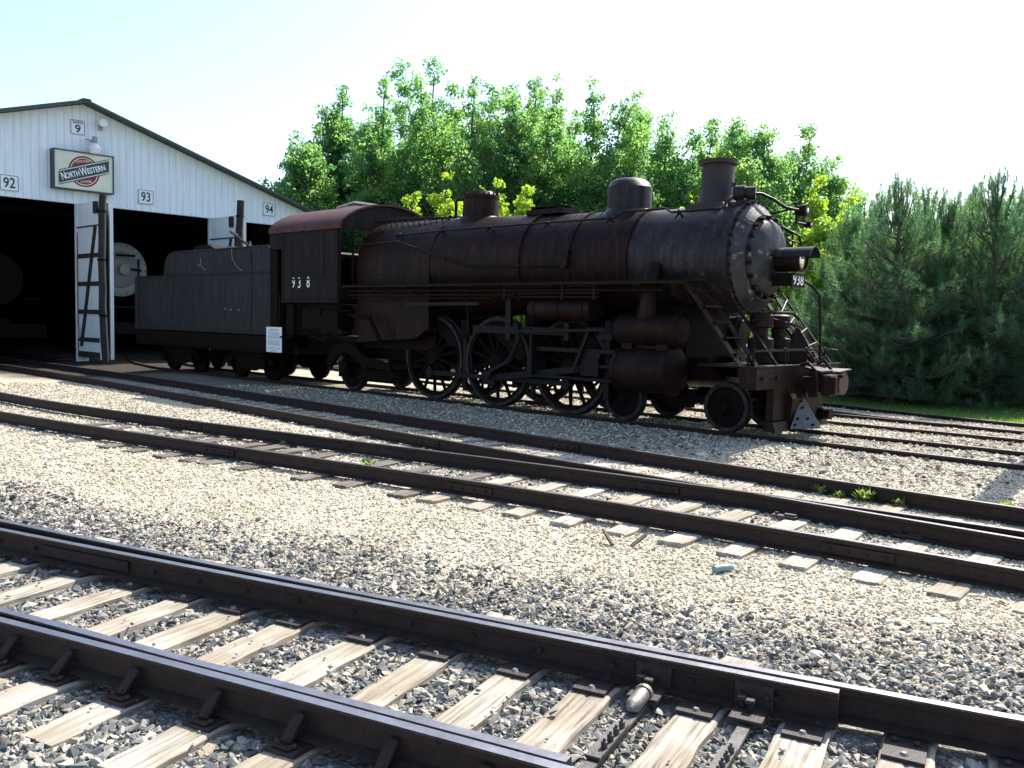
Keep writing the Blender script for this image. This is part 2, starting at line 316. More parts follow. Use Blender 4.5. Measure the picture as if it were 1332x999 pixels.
# ---------------------------------------------------------------- ground
def nz(x, y, k, seed=0):
    return (np.sin(x*k*1.3+seed)*np.cos(y*k*1.1+seed*2.1)+np.sin((x+y)*k*0.7+seed*3.3)*0.7+np.sin((x*0.6-y)*k*2.3+seed)*0.4)/2.1
def sd_np(x, y):
    rx, ry = x-P0.x, y-P0.y
    return rx*DIR.x+ry*DIR.y, rx*NRM.x+ry*NRM.y
def fields(x, y):
    s, v = sd_np(x, y)
    sc = np.clip(s, -12, 30)
    dU = np.abs(v-np.polyval(cU, sc)); dM = np.abs(v-np.polyval(cM, np.clip(s, -12, 14)))
    mF = 0.5*(np.polyval(cF, np.clip(s, -12, 8))+np.polyval(cN, np.clip(s, -12, 8))); dF = v-mF
    return s, v, dU, dM, dF
def ground_z(x, y):
    s, v, dU, dM, dF = fields(x, y)
    w = []; zz = []
    for d_, z_ in ((np.abs(dF), -0.238), (dM, -0.214), (dU, -0.188), (np.abs(v-0.75), -0.075), (np.abs(v-4.0), -0.075)):
        w.append(1/(d_**2+0.35)**1.5); zz.append(z_)
    w.append(np.full_like(w[0], 0.02)); zz.append(-0.12)
    W_ = sum(w); return sum(a*b for a, b in zip(w, zz))/W_ + 0.012*nz(x, y, 1.7) + 0.006*nz(x, y, 6.1, 2)
def greyness(x, y):
    s, v, dU, dM, dF = fields(x, y)
    g = np.clip(1.15-(dF-1.25)/1.35, 0, 1)
    g = np.clip(g+0.28*nz(x, y, 1.6, 1)*(g > 0.01)*(dF > 1.0), 0, 1)
    far = np.clip((v-(-3.0))/2.0, 0, 1)*0.10
    inM = np.clip(1.0-dM/0.75, 0, 1)*0.30
    return np.clip(np.maximum(np.maximum(g, far), inM), 0, 1)

def axis_pts(lo, hi, steps):
    pts = [lo]
    while pts[-1] < hi:
        p = pts[-1]; pts.append(p+steps(p))
    return np.array(pts)
gx = axis_pts(-900, 900, lambda p: 0.22 if -9 < p < 8 else (0.22+(max(-9-p, p-8))*0.12))
gy = axis_pts(-60, 1500, lambda p: 0.22 if 1 < p < 16 else (0.25+max(1-p, p-16)*0.1))
X, Y = np.meshgrid(gx, gy); Z = ground_z(X, Y); far_ = np.clip((np.hypot(X, Y)-60)/40, 0, 1); Z = Z*(1-far_)-0.12*far_
nx_, ny_ = len(gx), len(gy)
idx = np.arange(nx_*ny_).reshape(ny_, nx_)
me = bpy.data.meshes.new('ground')
faces = np.stack([idx[:-1, :-1], idx[:-1, 1:], idx[1:, 1:], idx[1:, :-1]], -1).reshape(-1, 4)
def np_mesh(me, verts, faces):
    n = faces.shape[1]
    me.vertices.add(len(verts)); me.vertices.foreach_set('co', verts.astype(np.float32).ravel())
    me.loops.add(faces.size); me.loops.foreach_set('vertex_index', faces.astype(np.int32).ravel())
    me.polygons.add(len(faces)); me.polygons.foreach_set('loop_start', np.arange(0, faces.size, n, dtype=np.int32))
    me.update(calc_edges=True); me.validate()
np_mesh(me, np.stack([X, Y, Z], -1).reshape(-1, 3), faces)
s__, v__ = sd_np(X, Y); loco_shade = np.clip((v__+3.6+0.3*nz(X, Y, 1.3, 5))/1.0, 0, 1)*np.clip((2.2-v__)/1.0, 0, 1)*np.clip((s__+1.5+.5*nz(X, Y, 1.2, 9))/2.5, 0, 1)*0.48  # deepens the locomotive's shadow by darkening the ground colour along it
painted_shade = np.clip((s__-18.6+0.6*nz(X, Y, 1.1, 4))/1.5, 0, 1)*np.clip((v__+4.6+0.5*nz(X, Y, 0.9, 7)+(s__-19)*.35)/1.2, 0, 1)  # shade before the barn doors, put into the ground colour
ad_ = me.attributes.new('painted_shade', 'FLOAT', 'POINT'); ad_.data.foreach_set('value', np.maximum(painted_shade, loco_shade).astype(np.float32).ravel())
at = me.attributes.new('grey', 'FLOAT', 'POINT'); at.data.foreach_set('value', greyness(X, Y).astype(np.float32).ravel())
me.polygons.foreach_set('use_smooth', [True]*len(me.polygons))
def ground_mat():
    m = bpy.data.materials.new('gravel_ground'); m.use_nodes = True; nt = m.node_tree; b = nt.nodes['Principled BSDF']; b.inputs['Roughness'].default_value = 0.9; b.inputs['Specular IOR Level'].default_value = 0.2
    tc = nt.nodes.new('ShaderNodeTexCoord')
    v = nt.nodes.new('ShaderNodeTexVoronoi'); v.inputs['Scale'].default_value = 34; v.inputs['Randomness'].default_value = 1; nt.links.new(tc.outputs['Object'], v.inputs['Vector'])
    sp = nt.nodes.new('ShaderNodeSeparateColor'); nt.links.new(v.outputs['Color'], sp.inputs[0])
    def ramp(cols):
        r = nt.nodes.new('ShaderNodeValToRGB'); r.color_ramp.interpolation = 'LINEAR'; e = r.color_ramp.elements; e[0].position = 0; e[0].color = (*cols[0], 1); e[1].position = 1; e[1].color = (*cols[-1], 1)
        for i, c in enumerate(cols[1:-1]): k = e.new((i+1)/(len(cols)-1)); k.color = (*c, 1)
        nt.links.new(sp.outputs[0], r.inputs['Fac']); return r
    ra = ramp(TANS); rb = ramp(GREYS)
    at = nt.nodes.new('ShaderNodeAttribute'); at.attribute_name = 'grey'
    mx = nt.nodes.new('ShaderNodeMix'); mx.data_type = 'RGBA'; nt.links.new(at.outputs['Fac'], mx.inputs[0]); nt.links.new(ra.outputs[0], mx.inputs[6]); nt.links.new(rb.outputs[0], mx.inputs[7])
    n = nt.nodes.new('ShaderNodeTexNoise'); n.inputs['Scale'].default_value = 0.9; n.inputs['Detail'].default_value = 10; n.inputs['Roughness'].default_value = 0.7; nt.links.new(tc.outputs['Object'], n.inputs['Vector'])
    r2 = nt.nodes.new('ShaderNodeValToRGB'); r2.color_ramp.elements[0].position = 0.33; r2.color_ramp.elements[0].color = (0.66, 0.62, 0.55, 1); r2.color_ramp.elements[1].position = 0.6; r2.color_ramp.elements[1].color = (1, 1, 1, 1); nt.links.new(n.outputs['Fac'], r2.inputs['Fac'])
    m2 = nt.nodes.new('ShaderNodeMix'); m2.data_type = 'RGBA'; m2.blend_type = 'MULTIPLY'; m2.inputs[0].default_value = 1; nt.links.new(mx.outputs[2], m2.inputs[6]); nt.links.new(r2.outputs[0], m2.inputs[7]); ad2 = nt.nodes.new('ShaderNodeAttribute'); ad2.attribute_name = 'painted_shade'; m3 = nt.nodes.new('ShaderNodeMix'); m3.data_type = 'RGBA'; nt.links.new(ad2.outputs['Fac'], m3.inputs[0]); nt.links.new(m2.outputs[2], m3.inputs[6]); m3.inputs[7].default_value = (0.045, 0.036, 0.028, 1); nt.links.new(m3.outputs[2], b.inputs['Base Color'])  # blends towards a dark brown where shade is painted on the ground
    n3 = nt.nodes.new('ShaderNodeTexNoise'); n3.inputs['Scale'].default_value = 25; n3.inputs['Detail'].default_value = 5; nt.links.new(tc.outputs['Object'], n3.inputs['Vector'])
    ml = nt.nodes.new('ShaderNodeMath'); ml.operation = 'ADD'; nt.links.new(v.outputs['Distance'], ml.inputs[0]); nt.links.new(n3.outputs['Fac'], ml.inputs[1])
    bp = nt.nodes.new('ShaderNodeBump'); bp.inputs['Strength'].default_value = 1.0; bp.inputs['Distance'].default_value = 0.025; bp.invert = True; nt.links.new(ml.outputs[0], bp.inputs['Height']); nt.links.new(bp.outputs[0], b.inputs['Normal'])
    return m
M['ground'] = ground_mat()
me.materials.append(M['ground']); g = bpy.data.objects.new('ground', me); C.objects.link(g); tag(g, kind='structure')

# ---------------------------------------------------------------- rails, ties, switch
RP = [(-.07, -.175), (.07, -.175), (.07, -.163), (.012, -.143), (.009, -.05), (.034, -.038), (.036, -.008), (.028, 0), (-.028, 0), (-.036, -.008), (-.034, -.038), (-.009, -.05), (-.012, -.143), (-.07, -.163)]
def extrude_profile(pts, prof=RP, top=(7,), ztop=None):
    mb = MB(); n = len(prof); vs = []
    for i, (x, y, z, a) in enumerate(pts):
        nx, ny = -math.sin(a), math.cos(a)
        for u, w in prof: vs.append((x+nx*u, y+ny*u, z+w))
    fs = []; mi = []
    for i in range(len(pts)-1):
        for k in range(n):
            fs.append((i*n+k, i*n+(k+1) % n, (i+1)*n+(k+1) % n, (i+1)*n+k)); mi.append(1 if k in top else 0)
    fs += [tuple(range(n-1, -1, -1)), tuple(range((len(pts)-1)*n, len(pts)*n))]; mi += [0, 0]
    mb.v = vs; mb.f = fs; mb.m = mi; return mb
def world_line(fn, s0, s1, step, off=0.0, offn=None, z=0.0):
    out = []; n = max(2, int(abs(s1-s0)/step)+1)
    for s in np.linspace(s0, s1, n):
        o = offn(s) if offn else off
        a, b, t = fn(s, o); p = W(a, b, z); out.append([p.x, p.y, p.z, 0])
    for i in range(len(out)):
        q0, q1 = out[max(i-1, 0)], out[min(i+1, len(out)-1)]; out[i][3] = math.atan2(q1[1]-q0[1], q1[0]-q0[0])
    return out
def rail(parent, pts, name='rail', top=(7,)):
    return extrude_profile(pts, RP, top).build(name, [M['rail'], M['railtop']], parent)
TIES = []                                             # (centre xy, unit along, half length, half width) for keeping stones off them
TIE_MESH = []
for k in range(6):
    rr = random.Random(k); mb = MB(); L, Wd, Hh = 2.6, 0.23, 0.17; nx = 26; vs = []
    for i in range(nx+1):
        x = -L/2+L*i/nx; e = 0.012 if i in (0, nx) else 0
        wob = 0.006*math.sin(i*1.3+k)+rr.uniform(-.004, .004); t1 = rr.uniform(-.005, .003); t2 = rr.uniform(-.005, .003)
        for (u, w) in ((-Wd/2+wob, -Hh), (-Wd/2+wob, -0.008+t1), (-Wd/2+0.014+wob, t1), (-0.02+0.01*math.sin(i+k), t1*0.5-0.001), (0.0+0.01*math.sin(i+k), -0.004-0.006*max(0, math.sin(i*0.37+k*2))), (0.015+0.01*math.sin(i+k), t2*0.5), (Wd/2-0.014+wob, t2), (Wd/2+wob, -0.008+t2), (Wd/2+wob, -Hh)):
            vs.append((x+(rr.uniform(-.008, .008) if e else 0), u, w))
    n = 9; fs = [(i*n+j, i*n+(j+1) % n, (i+1)*n+(j+1) % n, (i+1)*n+j) for i in range(nx) for j in range(n)]
    fs += [tuple(range(n-1, -1, -1)), tuple(range(nx*n, nx*n+n))]
    mb.add(vs, fs); o = mb.build('tie', M['tie']); TIE_MESH.append(o.data); bpy.data.objects.remove(o)
def add_tie(parent, c, ang, length, ztop, material=None, width=0.23):
    me = random.choice(TIE_MESH)
    o = bpy.data.objects.new('tie', me); C.objects.link(o); o.parent = parent
    o.location = (c[0], c[1], ztop); o.rotation_euler = (random.uniform(-.012, .012), random.uniform(-.006, .006), ang); o.scale = (length/2.6, width/0.23, 1)
    if material is not None:
        o.material_slots[0].link = 'OBJECT'; o.material_slots[0].material = material
    TIES.append((c[0], c[1], math.cos(ang), math.sin(ang), length/2, width/2)); return o

# --- track in front, with its switch
def Fpt(s, off=0): return curve(cF, s, off)
def Npt(s, off=0): return curve(cN, s, off)
fz0 = -0.0
front = thing('railway_track', 'nearest railway track across the foreground, bleached ties, with switch points along both rails', 'railway track')
rail_far = rail(front, world_line(Fpt, -10, 8, 0.4))
rail_near = rail(front, world_line(Npt, -9, 8, 0.4))
gap = lambda s: 0.083+max(0, (s+3.2))*0.026
def point_profile_build(fn, sgn, s_tip, s_end, name):
    pts = world_line(fn, s_tip, s_end, 0.25, offn=lambda s: sgn*gap(s), z=-0.004)
    o = extrude_profile(pts, RP, (7,)).build(name, [M['rail'], M['railtop']], front); return o
sp_far = point_profile_build(Fpt, -1, -5.78, 7.6, 'switch_point')
sp_near = point_profile_build(Npt, 1, -5.3, 7.6, 'switch_point')
# bolts along the web of the far switch point and joint bar
bolt_me = MB().tube((0, 0, 0), (0, -.02, 0), .017, n=8).tube((0, -.02, 0), (0, -.03, 0), .010, n=6).build('web_bolt', M['plate'], None); bolt_src = bolt_me.data; bpy.data.objects.remove(bolt_me)
for s in np.arange(-5.5, 7, 0.43):
    a, b, t = Fpt(s, -gap(s)-0.009); o = bpy.data.objects.new('web_bolt', bolt_src); C.objects.link(o); o.parent = sp_far; o.location = W(a, b, -0.095); o.rotation_euler = (0, 0, -A)
mb = MB()
for s0, s1 in ((-0.95, 0.0),):
    a, b, t = Fpt(s0, -gap(s0)-0.022); a2, b2, t2 = Fpt(s1, -gap(s1)-0.022)
    mb.bar(W(a, b, -0.095), W(a2, b2, -0.095), 0.022, 0.085)
mb.build('joint_bar', M['rail'], sp_far, bevel=0.005)
ft = [(0.13, -11.19), (-0.49, -10.99), (-1.07, -10.86), (-1.6, -10.7), (-2.06, -10.58), (-2.55, -10.41), (-3.1, -10.24), (-3.62, -10.1), (-4.13, -9.93), (-4.58, -9.8), (-5.14, -9.66), (-5.65, -9.5), (-6.09, -9.26), (-6.55, -9.07)]
fs_ = [p[0] for p in ft]
for k in range(10): fs_.insert(0, fs_[0]+0.54)
for k in range(6): fs_.append(fs_[-1]-0.53)
def tie_plate(parent, c, ang, ztop, near=True, brace=0):
    """c = point under the rail, plate long axis across the rail; coordinates in world, parent is a tie"""
    mb = MB(); ca, sa = math.cos(ang), math.sin(ang); T = Matrix.Rotation(ang, 3, 'Z')
    mb.box((c[0], c[1], ztop+0.009), (0.36, 0.18, 0.018), T)
    for u, w in ((-.13, .05), (-.13, -.05), (.13, .05), (.13, -.05)):
        q = Vector((c[0]+ca*u-sa*w, c[1]+sa*u+ca*w, ztop+0.018)); mb.sphere(q+Vector((0, 0, 0.012)), 0.017, 8, (1, 1, .8)); mb.box(q+Vector((0, 0, .004)), (0.02, 0.02, 0.012), T)
    return mb
bpy.context.view_layer.update()
for i, s in enumerate(fs_):
    # world point on the two rails, tie square to the track
    a, b, t = Fpt(s, 0); pf = W(a, b)
    # nearest point on the near rail
    best = min(((W(*Npt(u, 0)[:2])-pf).length, u) for u in np.arange(s-1.6, s+1.0, 0.02)); a2, b2, _ = Npt(best[1], 0); pn = W(a2, b2)
    ax = (pf-pn).normalized(); ang = math.atan2(ax.y, ax.x)+random.uniform(-.02, .02); cen = (pf+pn)/2 + ax*random.uniform(-.06, .06)
    tie = add_tie(front, cen, ang, random.uniform(2.55, 2.75), -0.2, M['tie'], random.uniform(0.215, 0.25))
    bpy.context.view_layer.update()
    for (q, sg) in ((pf, 1), (pn, -1)):
        mb = tie_plate(tie, q-ax*sg*0.0, ang, -0.2)
        if -6.3 < s < 6 :                             # slide plate reaching inwards under the switch point
            q2 = q-ax*sg*0.11; mb.box((q2.x, q2.y, -0.1885), (0.40, 0.19, 0.019), Matrix.Rotation(ang, 3, 'Z'))
            q3 = q-ax*sg*0.262; mb.tube((q3.x, q3.y, -0.18), (q3.x, q3.y, -0.166), 0.024, 0.012, 10, mi=1)
        o = mb.build('tie_plate', [M['plate'], M['bolt']], front)
        if sg < 0 or i % 2 == 0:
            # rail brace on the outer side of the stock rail
            mb = MB(); qq = q+ax*sg*0.030; e = q+ax*sg*0.135; T = Vector((-ax.y, ax.x, 0))
            mb.bar((qq.x, qq.y, -0.062), (e.x, e.y, -0.160), 0.06, 0.020); mb.bar((qq.x, qq.y, -0.10), (e.x, e.y, -0.165), 0.03, 0.05); mb.box(((q+ax*sg*.14).x, (q+ax*sg*.14).y, -0.172), (0.06, 0.11, 0.014), Matrix.Rotation(ang, 3, 'Z'))
            mb.build('rail_brace', M['rail'], front, bevel=0.004)
# switch rods and clips
def rodpts(s_, o1, o2, z):
    a, b, t = Fpt(s_, 0); pf = W(a, b); best = min(((W(*Npt(u, 0)[:2])-pf).length, u) for u in np.arange(s_-1.6, s_+1.0, 0.02)); a2, b2, _ = Npt(best[1], 0); pn = W(a2, b2); ax = (pf-pn).normalized()
    L = (pf-pn).length; return lambda u, dz=0, w=0: (pf-ax*u)+Vector((-ax.y, ax.x, 0))*w+Vector((0, 0, z+dz)), ax, L
for s_, fat in ((-4.87, True), (-5.39, False)):
    P, ax, L = rodpts(s_, 0, 0, -0.19); T = Matrix.Rotation(math.atan2(ax.y, ax.x), 3, 'Z')
    mb = MB(); mb.bar(P(0.2), P(L-0.15), 0.065, 0.02); mb.bar(P(0.62, .022), P(1.02, .022), 0.075, 0.018); mb.bar(P(0.6, -.025), P(L-.15, -.025), 0.05, 0.02)
    for u in (0.68, 0.76, 0.84, 0.92):
        mb.tube(P(u, .03, -.02), P(u, .065, -.02), 0.017, n=6); mb.tube(P(u, .065, -.02), P(u, .08, -.02), 0.009, n=6)
    r = mb.build('switch_rod', M['switchbar'], front, bevel=0.003)
    if fat:
        mb = MB(); mb.pipe([P(.50, .05), P(.475, .05), P(.45, .05), P(.27, .05)], [0.012, .03, .042, .042], 14); mb.tube(P(.30, .05), P(.27, .05), .05, n=14)
        mb.build('rod_sleeve', M['bolt'], r, smooth=True)
    mb = MB(); mb.box(P(0.2, .03), (0.24, 0.17, 0.02), T); mb.box(P(.115, .09), (.016, .20, .12), T)
    for u, w in ((.2, 0), (.17, .05)):
        mb.tube(P(u, .04, w), P(u, .10, w), .016, n=8); mb.box(P(u, .09, w), (.045, .045, .022), T)
    for w in (-.07, .07): mb.tube(P(.125, .10, w), P(.15, .10, w), .012, n=6)
    mb.build('rod_clip', M['plate'], r, bevel=0.003)

# --- middle tracks
mid = thing('railway_track', 'middle railway track with dark old ties sticking out of tan gravel, second from the camera', 'railway track')
rail(mid, world_line(Mpt, -11, 26, 0.5, 0.753)); rail(mid, world_line(Mpt, -11, 26, 0.5, -0.753))
ms = [8.51, 7.81, 6.88, 5.92, 5.33, 4.55, 4.09, 3.64, 3.02, 1.9, 1.2, 0.37, -0.09, -0.71, -1.24, -1.83, -2.45, -3.05, -3.62, -4.2, -4.8, -5.4, -6.0, -6.6]
for s in ms:
    a, b, t = Mpt(s, 0); sp = abs(np.polyval(cU, s)-np.polyval(cM, s)); c = W(a+0.0, b); T = W(*Mpt(s-0.1)[:2])-W(*Mpt(s+0.1)[:2]); ang = math.atan2(T.y, T.x)+math.pi/2+random.uniform(-.05, .05)*(s > 0)
    old = s > 0.0; ln = 2.5
    if sp < 1.6: ln = 2.5+sp; c = c+Vector((math.cos(ang), math.sin(ang), 0))*sp/2
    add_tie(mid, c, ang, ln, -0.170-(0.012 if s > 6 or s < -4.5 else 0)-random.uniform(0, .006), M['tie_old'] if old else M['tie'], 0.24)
upper = thing('railway_track', 'railway track running from the left barn door, in the locomotive shadow, joining the middle track', 'railway track')
rail(upper, world_line(Upt, -12, 30, 0.5, 0.753)); rail(upper, world_line(Upt, -12, 30, 0.5, -0.753, z=-0.004))
for s in np.arange(-1.2, 14, 0.56):
    a, b, t = Upt(s, 0); sp = abs(np.polyval(cU, s)-np.polyval(cM, s))
    if sp < 1.6: continue
    c = W(a, b); T = W(*Upt(s-0.1)[:2])-W(*Upt(s+0.1)[:2]); ang = math.atan2(T.y, T.x)+math.pi/2
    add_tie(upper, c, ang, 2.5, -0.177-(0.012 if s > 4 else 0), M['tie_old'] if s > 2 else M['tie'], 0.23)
mb = MB()
for s in (-3.5, -4.7):
    a, b, t = curve(cM, s, 0.5); p = W(a, b, -0.185); p.z = -.155; T_ = Matrix.Rotation(-.62, 3, 'Z'); mb.box(p, (0.26, 0.10, 0.02), T_); mb.box(p+Vector((.05, -.03, .02)), (0.12, 0.06, 0.02), T_); mb.tube(p+Vector((-.07, .05, 0)), p+Vector((-.07, .05, .035)), .018, n=8)
mb.build('frog_plate', M['plate'], upper)

def joint(parent, c, s0, off, ln=.62):
    a, b, t = curve(c, s0-ln/2, off-.022); a2, b2, t2 = curve(c, s0+ln/2, off-.022); mb = MB(); p, q = W(a, b, -.095), W(a2, b2, -.095)
    mb.bar(p, q, .022, .085)
    for u in (.12, .37, .63, .88): w_ = p.lerp(q, u)-NRM*.012; mb.tube(w_, w_-NRM*.025, .016, n=6)
    mb.build('joint_bar', M['rail'], parent, bevel=.004)
joint(mid, cM, -.35, -.753); joint(mid, cM, 3.9, -.753); joint(mid, cM, -1.9, .753); joint(mid, cM, 6.5, .753); joint(upper, cU, 1.1, .753); joint(upper, cU, 2.6, -.753); joint(mid, cM, -4.6, -.753)
# --- track under the locomotive and the ones behind
def straight(v, bend=None):
    def fn(s, off=0):
        e = 0 if bend is None else bend(s)
        return s, v+e+off, 0
    return fn
loco_bend = lambda s: 0 if s < 19 else 2.2*((s-19)/9)**2 if s < 28 else 2.2+0.45*(s-28)
lt = thing('railway_track', 'railway track carrying the black locomotive and tender into the barn', 'railway track')
rail(lt, world_line(straight(0.75, loco_bend), -22, 30, 0.6, -0.753)); rail(lt, world_line(straight(0.75, loco_bend), -22, 30, 0.6, 0.753))
bt = thing('railway_track', 'rusty railway track just behind the locomotive, nearly buried in tan gravel', 'railway track')
back_bend = lambda s: 0 if s < 6 else 0.012*(s-6)**2
for off in (3.24, 4.78): rail(bt, world_line(straight(off, back_bend), -22, 26, 0.8))
gt = thing('railway_track', 'farthest railway track along the grass edge under the pines', 'railway track')
gb = lambda s: 6.18+0.10*(s+3.15)+0.028*(s+3.15)**2 if s > -3.15 else 6.18+0.05*(s+3.15)
rail(gt, world_line(lambda s, off=0: (s, gb(s)+off, 0), -20, 14, 0.6)); rail(gt, world_line(lambda s, off=0: (s, gb(s)+off-1.51, 0), -4, 14, 0.6))
# ---------------------------------------------------------------- locomotive (local: X forward, Y away from the camera, Z up from rail top)
def disc_wheel_mb(r, w=0.13):
    mb = MB(); mb.lathe([(-w/2, r-0.07), (-w/2, r), (w/2-0.03, r+0.0), (w/2-.02, r+0.028), (w/2, r+0.028), (w/2, r-0.07)], (0, 0, 0), 'Y', 40, 1, caps=False)
    mb.lathe([(-w/2, 0.02), (-w/2-.02, 0.10), (-w/2-.01, 0.12), (-w/2+0.035, 0.16), (-w/2+0.04, r-0.11), (-w/2, r-0.068), (w/2, r-.068), (w/2, 0.02)], (0, 0, 0), 'Y', 40, 0)
    mb.lathe([(-w/2-.05, 0.02), (-w/2-.05, .06), (-w/2, .075)], (0, 0, 0), 'Y', 20, 0)
    return mb
def spoke_wheel_mb(r, ns=14):
    mb = MB(); w = 0.14
    mb.lathe([(-w/2, r-0.075), (-w/2, r-.005), (w/2-0.03, r), (w/2-.02, r+0.028), (w/2, r+0.028), (w/2, r-0.075), (-w/2, r-0.075)], (0, 0, 0), 'Y', 56, 1, caps=False)
    mb.lathe([(-w/2+.015, r-0.15), (-w/2+.01, r-0.07), (w/2-.01, r-0.07), (w/2-.02, r-0.15), (-w/2+.015, r-0.15)], (0, 0, 0), 'Y', 56, 0, caps=False)
    mb.lathe([(-w/2-.06, .03), (-w/2-.06, .15), (-w/2-.02, .19), (w/2, .20), (w/2, .03)], (0, 0, 0), 'Y', 28, 0)
    for i in range(ns):
        a = 2*math.pi*(i+.5)/ns; c, s = math.cos(a), math.sin(a)
        mb.pipe([(c*.15, -.02, s*.15), (c*(r-.12), 0, s*(r-.12))], [.05, .034], 8)
    return mb
def place(o, loc, rot=(0, 0, 0)): o.location = loc; o.rotation_euler = rot; return o

loco = thing('steam_locomotive', 'rusty black steam locomotive numbered 938 standing in front of the barn', 'steam locomotive', W(0, 0.75), -A)
zc = 3.0
def bx(s): return -s
# boiler courses (lathe round X, profile given from rear to front)
mb = MB(); mb.lathe([(-7.3, 1.12), (-4.75, 1.06), (-4.74, 1.075), (-4.66, 1.075), (-4.65, 1.03), (-2.15, 0.985), (-2.14, 1.0), (-2.06, 1.0), (-2.05, 0.97)], (0, 0, zc), 'X', 64)
for x in (-6.1, -3.4): mb.lathe([(x-.03, 1.0+.028*(-x-2)*.45), (x-.03, 1.01+.028*(-x-2)*.55), (x+.03, 1.01+.028*(-x-2)*.55), (x+.03, 1.0+.028*(-x-2)*.45)], (0, 0, zc), 'X', 64)
boiler = mb.build('boiler', M['boiler'], loco, smooth=True)
mb = MB()
for x in np.arange(-7.0, -2.3, 0.16):
    for a in (118, 122):
        mb.sphere((x, math.cos(R(a))*(1.04+.02*(-x-2)*.3)*1.0, zc+math.sin(R(a))*(1.04+.02*(-x-2)*.3)), .014, 6)
mb.build('rivet_row', M['boiler'], boiler)
# firebox: arched section with side sheets
sec = [(math.cos(R(a))*1.14, zc+math.sin(R(a))*1.14) for a in range(0, 181, 9)]
mb = MB(); front_b = [(1.08, 1.9)]+sec+[(-1.08, 1.9)]
mb.prism([(1.10, 1.55)]+sec+[(-1.10, 1.55)], -9.85, -7.25, 'YZ')
mb.prism([(-9.8, 1.2), (-7.7, 1.35), (-7.25, 1.6), (-7.25, 2.2), (-9.8, 2.2)], -1.12, 1.12, 'XZ')
fb = mb.build('firebox', M['boiler'], loco, smooth=True, bevel=0.01)
mb = MB()
for x in np.arange(-9.6, -7.3, 0.2):
    for a in np.arange(58, 124, 9): mb.tube((x, math.cos(R(a))*1.13, zc+math.sin(R(a))*1.13), (x, math.cos(R(a))*1.175, zc+math.sin(R(a))*1.175), .02, n=6)
mb.build('staybolt_caps', M['cream'] if False else M['smokebox'], fb)
mb = MB()
for k in range(7): mb.bar((-9.3+k*.02, -1.135, 2.72-k*.1+.1), (-8.05, -1.135, 2.77-k*.1+.1), .02, .035)
mb.build('side_sheet_ribs', M['boiler'], fb)
# smokebox with front flange, ring of bolts and domed door
mb = MB(); mb.lathe([(-2.06, .955), (-.12, .965), (-.12, 1.0), (-.02, 1.0), (-.02, .95), (.02, .94), (.02, .80)], (0, 0, zc), 'X', 64)
sb = mb.build('smokebox', M['smokebox'], loco, smooth=True)
mb = MB(); mb.lathe([(.021, .93), (.19, .74), (.19, .70), (.12, .69), (.12, .67), (.24, .66), (.30, .62), (.37, .48), (.43, .25), (.445, .01)], (0, 0, zc), 'X', 64)
mb.build('smokebox_door', mat('peeling_front_paint', (0.010, 0.010, 0.012), 0.5, 0, (0.045, 0.045, 0.05), 0.4, 3.0, ((0.28, 0.25, 0.22), 0.60, 3.2), spec=0.25), loco, smooth=True)
mb = MB()
for k in range(36):
    a = 2*math.pi*k/36; mb.tube((.0, math.cos(a)*.965, zc+math.sin(a)*.965), (.05, math.cos(a)*.965, zc+math.sin(a)*.965), .02, n=6)
for k in range(18):
    a = 2*math.pi*(k+.5)/18; mb.box((.24, math.cos(a)*.695, zc+math.sin(a)*.695), (.08, .05, .06), (a, 0, 0))
mb.build('door_dogs', M['iron'], sb)
mb = MB(); mb.bar((.26, .66, zc-.4), (.26, .66, zc+.4), .05, .06); mb.bar((.26, .66, zc+.2), (.44, .05, zc+.12), .03, .08); mb.bar((.26, .66, zc-.2), (.44, .05, zc-.12), .03, .08); mb.build('door_hinge', M['iron'], sb)
# inner steam pipe cover on the smokebox side
for sy in (-1, 1):
    mb = MB(); mb.pipe([(-1.45, sy*.93, 2.85), (-1.45, sy*1.08, 2.55), (-1.45, sy*1.12, 2.2), (-1.45, sy*1.12, 1.9)], [.15, .16, .16, .2], 16); mb.build('steam_pipe', M['iron'], loco, smooth=True)
# stack
mb = MB(); mb.lathe([(3.9, .40), (3.96, .40), (4.05, .33), (4.14, .30), (4.68, .285), (4.69, .35), (4.76, .36), (4.77, .30), (4.7, .24), (4.2, .22)], (-.80, 0, 0), 'Z', 40)
mb.prism([(-1.25, 3.8), (-.35, 3.8), (-.45, 3.97), (-1.15, 3.97)], -.42, .42, 'XZ')
mb.build('smokestack', mat('rusty_stack', (0.016, 0.011, 0.011), 0.6, 0, (0.035, 0.022, 0.019), 0.4, 4.0, ((0.22, 0.10, 0.06), 0.62, 3.0)), loco, smooth=True)
# steam dome (flat bolted lid) and sand dome (rounded)
mb = MB(); mb.lathe([(3.9, .62), (4.06, .50), (4.13, .42), (4.52, .395), (4.53, .42), (4.60, .42), (4.61, .36), (4.68, .30), (4.71, .12), (4.75, .10), (4.76, 0.01)], (-6.8, 0, 0), 'Z', 40)
sdm = mb.build('steam_dome', M['boiler'], loco, smooth=True)
mb = MB()
for k in range(20): a = 2*math.pi*k/20; mb.tube((-6.8+math.cos(a)*.385, math.sin(a)*.385, 4.60), (-6.8+math.cos(a)*.385, math.sin(a)*.385, 4.65), .02, n=6)
for k in range(26): a = 2*math.pi*k/26; mb.sphere((-6.8+math.cos(a)*.53, math.sin(a)*.53, 4.075-abs(math.sin(a))*.10), .02, 6)
mb.pipe([(-7.35, -.25, 4.05), (-7.35, -.25, 4.5), (-7.32, -.2, 4.53), (-7.2, -.15, 4.53)], .035, 8)
mb.build('dome_bolts', M['iron'], sdm)
